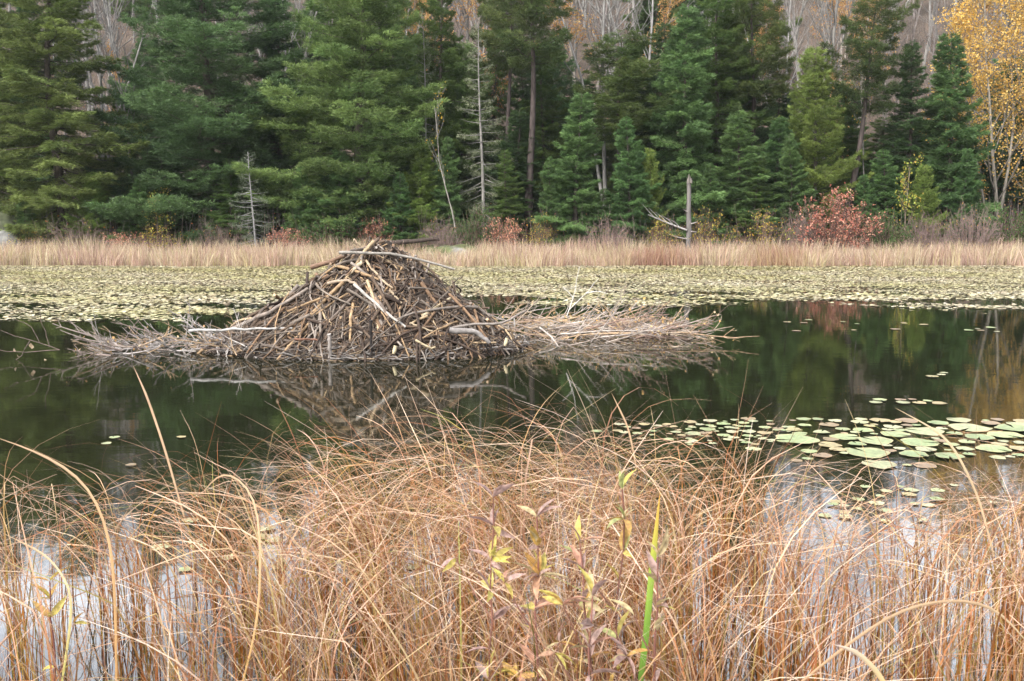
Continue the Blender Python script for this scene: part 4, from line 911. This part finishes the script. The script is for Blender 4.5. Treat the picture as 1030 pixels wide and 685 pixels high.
# ------------------------------------------------------------------ foreground grass
TOPX = [-60, 0, 80, 150, 250, 350, 450, 550, 650, 740, 800, 860, 930, 1000, 1090]
FAR = [4.7, 4.8, 5.1, 5.2, 5.5, 5.8, 5.9, 5.9, 5.8, 5.5, 4.9, 4.6, 4.9, 5.2, 5.3]
DEN = [.30, .23, .25, .38, .62, .90, 1, 1, 1, .88, .52, .38, .40, .58, .75]
def grass_geo(n, seed, hscale=1.0, wild=False):
    r = np.random.default_rng(seed)
    px = r.uniform(-230, 1260, n); u = r.random(n)
    far = np.interp(px, TOPX, FAR); D = 2.5 + (far - 2.5) * u ** .92
    keep = r.random(n) < np.interp(px, TOPX, DEN) * np.clip(.58 + .62 * np.sin(px * .047 + D * 2.0) + .45 * np.sin(px * .121 - D * 3.3), np.interp(px, [0, 300, 420, 680, 780], [.06, .14, .3, .3, .07]), 1)
    px, D = px[keep], D[keep]; n = len(px)
    # tussocks: pull each stem towards the centre of its clump
    x = (px - 515) / 1000 * D; cxk = np.round(x / .19) * .19 + .06 * np.sin(np.round(D / .2) * 7.7); cyk = np.round(D / .2) * .2
    pull = .72 * (r.random(n) < .8); x = lerp(x, cxk, pull) + r.normal(0, .012, n); D = lerp(D, cyk, pull)
    z = np.maximum(ground(x, D), -.03) - .01
    L = r.normal(1.11, .16, n) * hscale * (1 - .10 * np.clip((3.6 - D) / 1.2, 0, 1)); L = np.clip(L * np.interp(px, [-60, 80, 200, 330, 450, 700, 860, 1090], [.95, .92, .88, .93, 1, 1, .92, 1]), .35, 1.75)
    az = np.where(r.random(n) < .66, r.normal(pi, .55, n), r.normal(0, .65, n))      # mostly arching to the left
    az = np.where(px > 740, np.where(r.random(n) < .5, az, r.normal(0, .8, n)), az)
    lean0 = np.abs(r.normal(.05, .11, n)); k = np.abs(r.normal(2.5, 1.15, n)) * (1.1 if wild else 1); st = r.uniform(.28, .60, n); st = np.where(D > 4.6, st - .14, st)
    Pn = 12; s = np.linspace(0, 1, Pn)
    kink = r.random(n) < .16; kp = r.uniform(.5, .85, n); ka = r.uniform(.5, 1.5, n)
    Aa = np.clip(r.normal(1.5, .42, n), .15, 2.3) * (.50 + .50 * smooth(3.0, 4.2, D)); en = r.uniform(.75, 1.05, n)
    tt = np.clip((s[None] - st[:, None]) / (en - st)[:, None], 0, 1); ang = lean0[:, None] + Aa[:, None] * tt * tt * (3 - 2 * tt)
    ang = ang + np.where(kink[:, None] & (s[None] > kp[:, None]), ka[:, None], 0)
    ang = np.minimum(ang, 2.5)
    tw = az[:, None] + r.normal(0, .35, n)[:, None] * s[None]
    ds = (L / (Pn - 1))[:, None]
    dx = np.sin(ang) * np.cos(tw) * ds; dy = np.sin(ang) * np.sin(tw) * ds; dz = np.cos(ang) * ds
    zr = np.zeros((n, 1))
    p = np.stack([x[:, None] + np.concatenate([zr, np.cumsum(dx[:, 1:], 1)], 1), D[:, None] + np.concatenate([zr, np.cumsum(dy[:, 1:], 1)], 1), z[:, None] + np.concatenate([zr, np.cumsum(dz[:, 1:], 1)], 1)], -1)
    wd = (.0022 + .0075 * r.random(n) ** 1.8)[:, None] * (1 - s[None] ** 2.2 * .85)
    pal = np.array([A3(.66, .465, .33), A3(.52, .32, .20), A3(.28, .12, .06), A3(.78, .64, .50), A3(.58, .45, .24), A3(.28, .30, .08)])
    ci = r.choice(6, n, p=[.32, .26, .17, .15, .075, .025]); top = .92 * pal[ci] * r.uniform(.85, 1.2, n)[:, None]
    basec = np.array([A3(.32, .10, .022), A3(.40, .16, .03), A3(.12, .04, .015), A3(.36, .25, .05)])[r.integers(0, 4, n)]
    mixs = np.clip((s - .32) / .6, 0, 1)[None, :, None]
    col = basec[:, None] * (1 - mixs) + top[:, None] * mixs
    side = np.stack([-np.sin(az), np.cos(az), np.zeros(n)], 1) + r.normal(0, .5, (n, 3)) + A3(.35, 0, 0)
    g = Geo(); blades(g, p, wd, side, col); return g
tag(grass_geo(19500, 91).obj('marsh_grass', M['grass']), 'dense rust and tan marsh grass arching over along the near bank', 'grass', kind='stuff')
tag(grass_geo(320, 92, 1.2, True).obj('tall_marsh_grass', M['grass']), 'looser taller blades bending over above the near grass', 'grass', kind='stuff')

def ribbon(pts_px, w, cols, name, label, cat, fold=.25, lie=None):
    """one blade; points are (px, py, distance)"""
    pts = np.array([P(a, b, Y=d) for a, b, d in pts_px]); n = 18; t = np.linspace(0, 1, len(pts)); s = np.linspace(0, 1, n)
    q = np.stack([np.interp(s, t, pts[:, k]) for k in range(3)], 1)
    for _ in range(4): q[1:-1] = (q[:-2] + 2 * q[1:-1] + q[2:]) / 4
    o = q[0].copy(); q = q - o; tn = norm(np.gradient(q, axis=0)); sd_ = norm(np.cross(tn, A3(0.15, 1, .2)))
    wd = w * np.minimum(1, (1.02 - s) * 3.5) * (.7 + .3 * np.minimum(1, s * 4))
    nn = norm(np.cross(sd_, tn))
    v = np.stack([q - sd_ * wd[:, None] * .5 + nn * wd[:, None] * fold, q, q + sd_ * wd[:, None] * .5 + nn * wd[:, None] * fold], 1)
    idx = np.arange(n * 3).reshape(n, 3); f = []
    for c_ in (0, 1): f.append(np.stack([idx[:-1, c_], idx[:-1, c_ + 1], idx[1:, c_ + 1], idx[1:, c_]], -1))
    ct = np.linspace(0, 1, len(cols)); cc = np.stack([np.interp(s, ct, np.array(cols)[:, k]) for k in range(3)], 1)
    g = Geo(); g.add(v, np.concatenate(f), np.repeat(cc, 3, 0))
    return tag(g.obj(name, M['grass'], smooth=True, loc=o), label, cat)
TAN = A3(.52, .36, .22); STR = A3(.56, .45, .28)
ribbon([(640, 720, 2.7), (650, 640, 2.7), (656, 570, 2.7), (664, 495, 2.72)], .018, [A3(.16, .30, .05), A3(.17, .33, .05), A3(.28, .38, .06), A3(.58, .30, .06)], 'iris_leaf', 'upright bright green blade with orange tip among the brown grass', 'leaf blade')
ribbon([(117, 700, 2.7), (116, 620, 2.7), (113, 545, 2.7), (90, 485, 2.72), (40, 455, 2.75), (-10, 438, 2.8)], .009, [A3(.45, .26, .10), A3(.52, .33, .16), TAN, TAN], 'grass_blade', 'broad tan blade arching to the left frame edge in the lower left', 'grass blade')
ribbon([(790, 700, 2.6), (850, 650, 2.6), (905, 612, 2.6), (960, 602, 2.6), (1005, 610, 2.6), (1040, 655, 2.6)], .010, [A3(.52, .32, .18), TAN, TAN, STR], 'grass_blade', 'long tan blade making a wide arch across the lower right corner', 'grass blade')
ribbon([(905, 720, 2.4), (885, 678, 2.4), (862, 656, 2.4), (838, 648, 2.4)], .013, [A3(.60, .42, .14), STR, A3(.62, .5, .42)], 'grass_blade', 'short thick straw coloured blade curling left at the bottom right', 'grass blade')
ribbon([(185, 520, 4.6), (165, 450, 4.6), (148, 400, 4.6), (134, 368, 4.6)], .012, [TAN, A3(.52, .36, .24)], 'grass_blade', 'tall straight brown blade rising highest on the left before the brush pile', 'grass blade')
ribbon([(640, 470, 5.2), (632, 430, 5.2), (615, 395, 5.2)], .009, [TAN, TAN], 'grass_blade', 'straight blade pointing up over the dark water right of centre', 'grass blade')
ribbon([(1000, 560, 3.5), (985, 500, 3.5), (955, 440, 3.5), (900, 410, 3.6)], .008, [TAN, STR], 'grass_blade', 'thin blade leaning left over the right hand lily pad patch', 'grass blade')
ribbon([(60, 700, 2.9), (75, 600, 2.9), (50, 560, 2.95), (0, 535, 3.0)], .009, [A3(.45, .42, .12), STR, TAN], 'grass_blade', 'yellowish blade curving left at the lower left edge', 'grass blade')
ribbon([(240, 700, 2.8), (262, 620, 2.8), (262, 500, 2.9), (225, 470, 2.95), (200, 500, 3.0)], .007, [A3(.5, .3, .1), TAN, TAN], 'grass_blade', 'hooked tan blade left of centre standing before the dark water', 'grass blade')

# willow saplings with yellowing leaves in the foreground
leafm = {}
def lance(col):
    key = tuple(np.round(col, 3))
    if key in leafm: return leafm[key]
    s = np.linspace(0, 1, 9); wd = .13 * np.sin(pi * s ** .8) ; z = .12 * s - .28 * s ** 2
    v = np.stack([np.stack([s, -wd, z + wd * .5], 1), np.stack([s, 0 * s, z], 1), np.stack([s, wd, z + wd * .5], 1)], 1)
    idx = np.arange(27).reshape(9, 3); f = np.concatenate([np.stack([idx[:-1, c_], idx[:-1, c_ + 1], idx[1:, c_ + 1], idx[1:, c_]], -1) for c_ in (0, 1)])
    g = Geo(); g.add(v, f, col); leafm[key] = g.mesh('leaf', M['leaf_close'], smooth=True); return leafm[key]
LC_ = [c * .85 for c in [A3(.52, .44, .12), A3(.40, .42, .17), A3(.56, .46, .25), A3(.52, .30, .20), A3(.54, .33, .10), A3(.42, .29, .25), A3(.36, .24, .21)]]
def willow(px, D, top, seed, label, nl, pick, tipdx=0):
    r = np.random.default_rng(seed); D = D - .06; b = np.array([at(px, D), D, 0.0]); b[2] = max(float(ground(b[0], D)), -.02) - .02
    root = thing('willow_sapling', label, 'sapling', b); tp = P(px + tipdx, top, Y=D) - b
    g = Geo(); mid = tp * .5 + A3(r.normal(0, .03), r.normal(0, .03), 0)
    q = pathtube(g, [(0, 0, 0), mid, tp], .0055, .0022, A3(.20, .09, .07), 6, n=14, wob=.004, seed=seed)
    br_ = []
    for k in range(3):
        i = 5 + k * 2; e = q[i] + A3(r.choice([-1, 1]) * r.uniform(.05, .12), r.normal(0, .05), r.uniform(.12, .22)); 
        tubes(g, np.array([[q[i], (q[i] + e) / 2 + A3(0, 0, -.01), e]]), np.array([[.003, .0025, .0015]]), A3(.22, .11, .08), 5); br_.append(e)
    g.obj('stem', M['bark'], root)
    for k in range(nl):
        if k < 9: base = q[-1 - k // 3]
        elif r.random() < .4: base = br_[r.integers(0, 3)]
        else: base = q[r.integers(5, 13)]
        o = bpy.data.objects.new('leaf', lance(LC_[pick[r.integers(0, len(pick))]])); COL.objects.link(o); o.parent = root
        o.location = base; L = r.uniform(.05, .095); o.scale = (L, L, L)
        o.rotation_euler = (r.normal(0, .7), -r.uniform(-.5, 1.15) if k >= 9 else -r.uniform(.3, 1.3), r.random() * 6.28)
willow(618, 2.9, 492, 1, 'sapling with pale green upright leaves at its tip, left of the green blade', 34, [0, 1, 1, 2, 4], 8)
willow(540, 2.8, 520, 2, 'sapling with yellow and dusky pink leaves in the lower centre of the grass', 64, [0, 3, 4, 5, 2], 0)
willow(575, 2.75, 545, 3, 'sapling with mixed orange and yellow leaves directly left of the pale tipped one', 64, [0, 3, 5, 6, 4, 2], 8)
willow(500, 2.9, 500, 4, 'sapling with few yellow leaves at the left of the sapling cluster', 40, [0, 0, 5, 6], -4)
willow(606, 2.6, 600, 5, 'short sapling with drooping pink brown leaves near the bottom edge', 36, [3, 5, 6, 2, 0], -10)
willow(650, 2.65, 560, 6, 'sapling with sparse straw coloured leaves just right of the green blade base', 22, [2, 0, 5], 12)
willow(30, 3.3, 585, 7, 'small yellow leaved sapling in the lower left corner', 14, [0, 0, 4], 20)

# ------------------------------------------------------------------ thin autumn haze
hb = Geo(); x0_, x1_, y0_, y1_, z0_, z1_ = -380, 380, -40, 420, -3, 125
hv = np.array([(x, y, z) for x in (x0_, x1_) for y in (y0_, y1_) for z in (z0_, z1_)], float)
hb.add(hv, np.array([(0, 1, 3, 2), (4, 6, 7, 5), (0, 4, 5, 1), (2, 3, 7, 6), (0, 2, 6, 4), (1, 5, 7, 3)]), [.5, .5, .5])
hm = bpy.data.materials.new('haze_air'); hm.use_nodes = True; ht_ = hm.node_tree; ht_.nodes.clear()
ho = ht_.nodes.new('ShaderNodeOutputMaterial'); pv = ht_.nodes.new('ShaderNodeVolumePrincipled')
pv.inputs['Color'].default_value = (.80, .84, .88, 1); pv.inputs['Density'].default_value = 0.00022
ht_.links.new(pv.outputs[0], ho.inputs['Volume'])
tag(hb.obj('haze', hm), 'thin pale autumn haze over the pond and hillside', 'haze', kind='stuff')
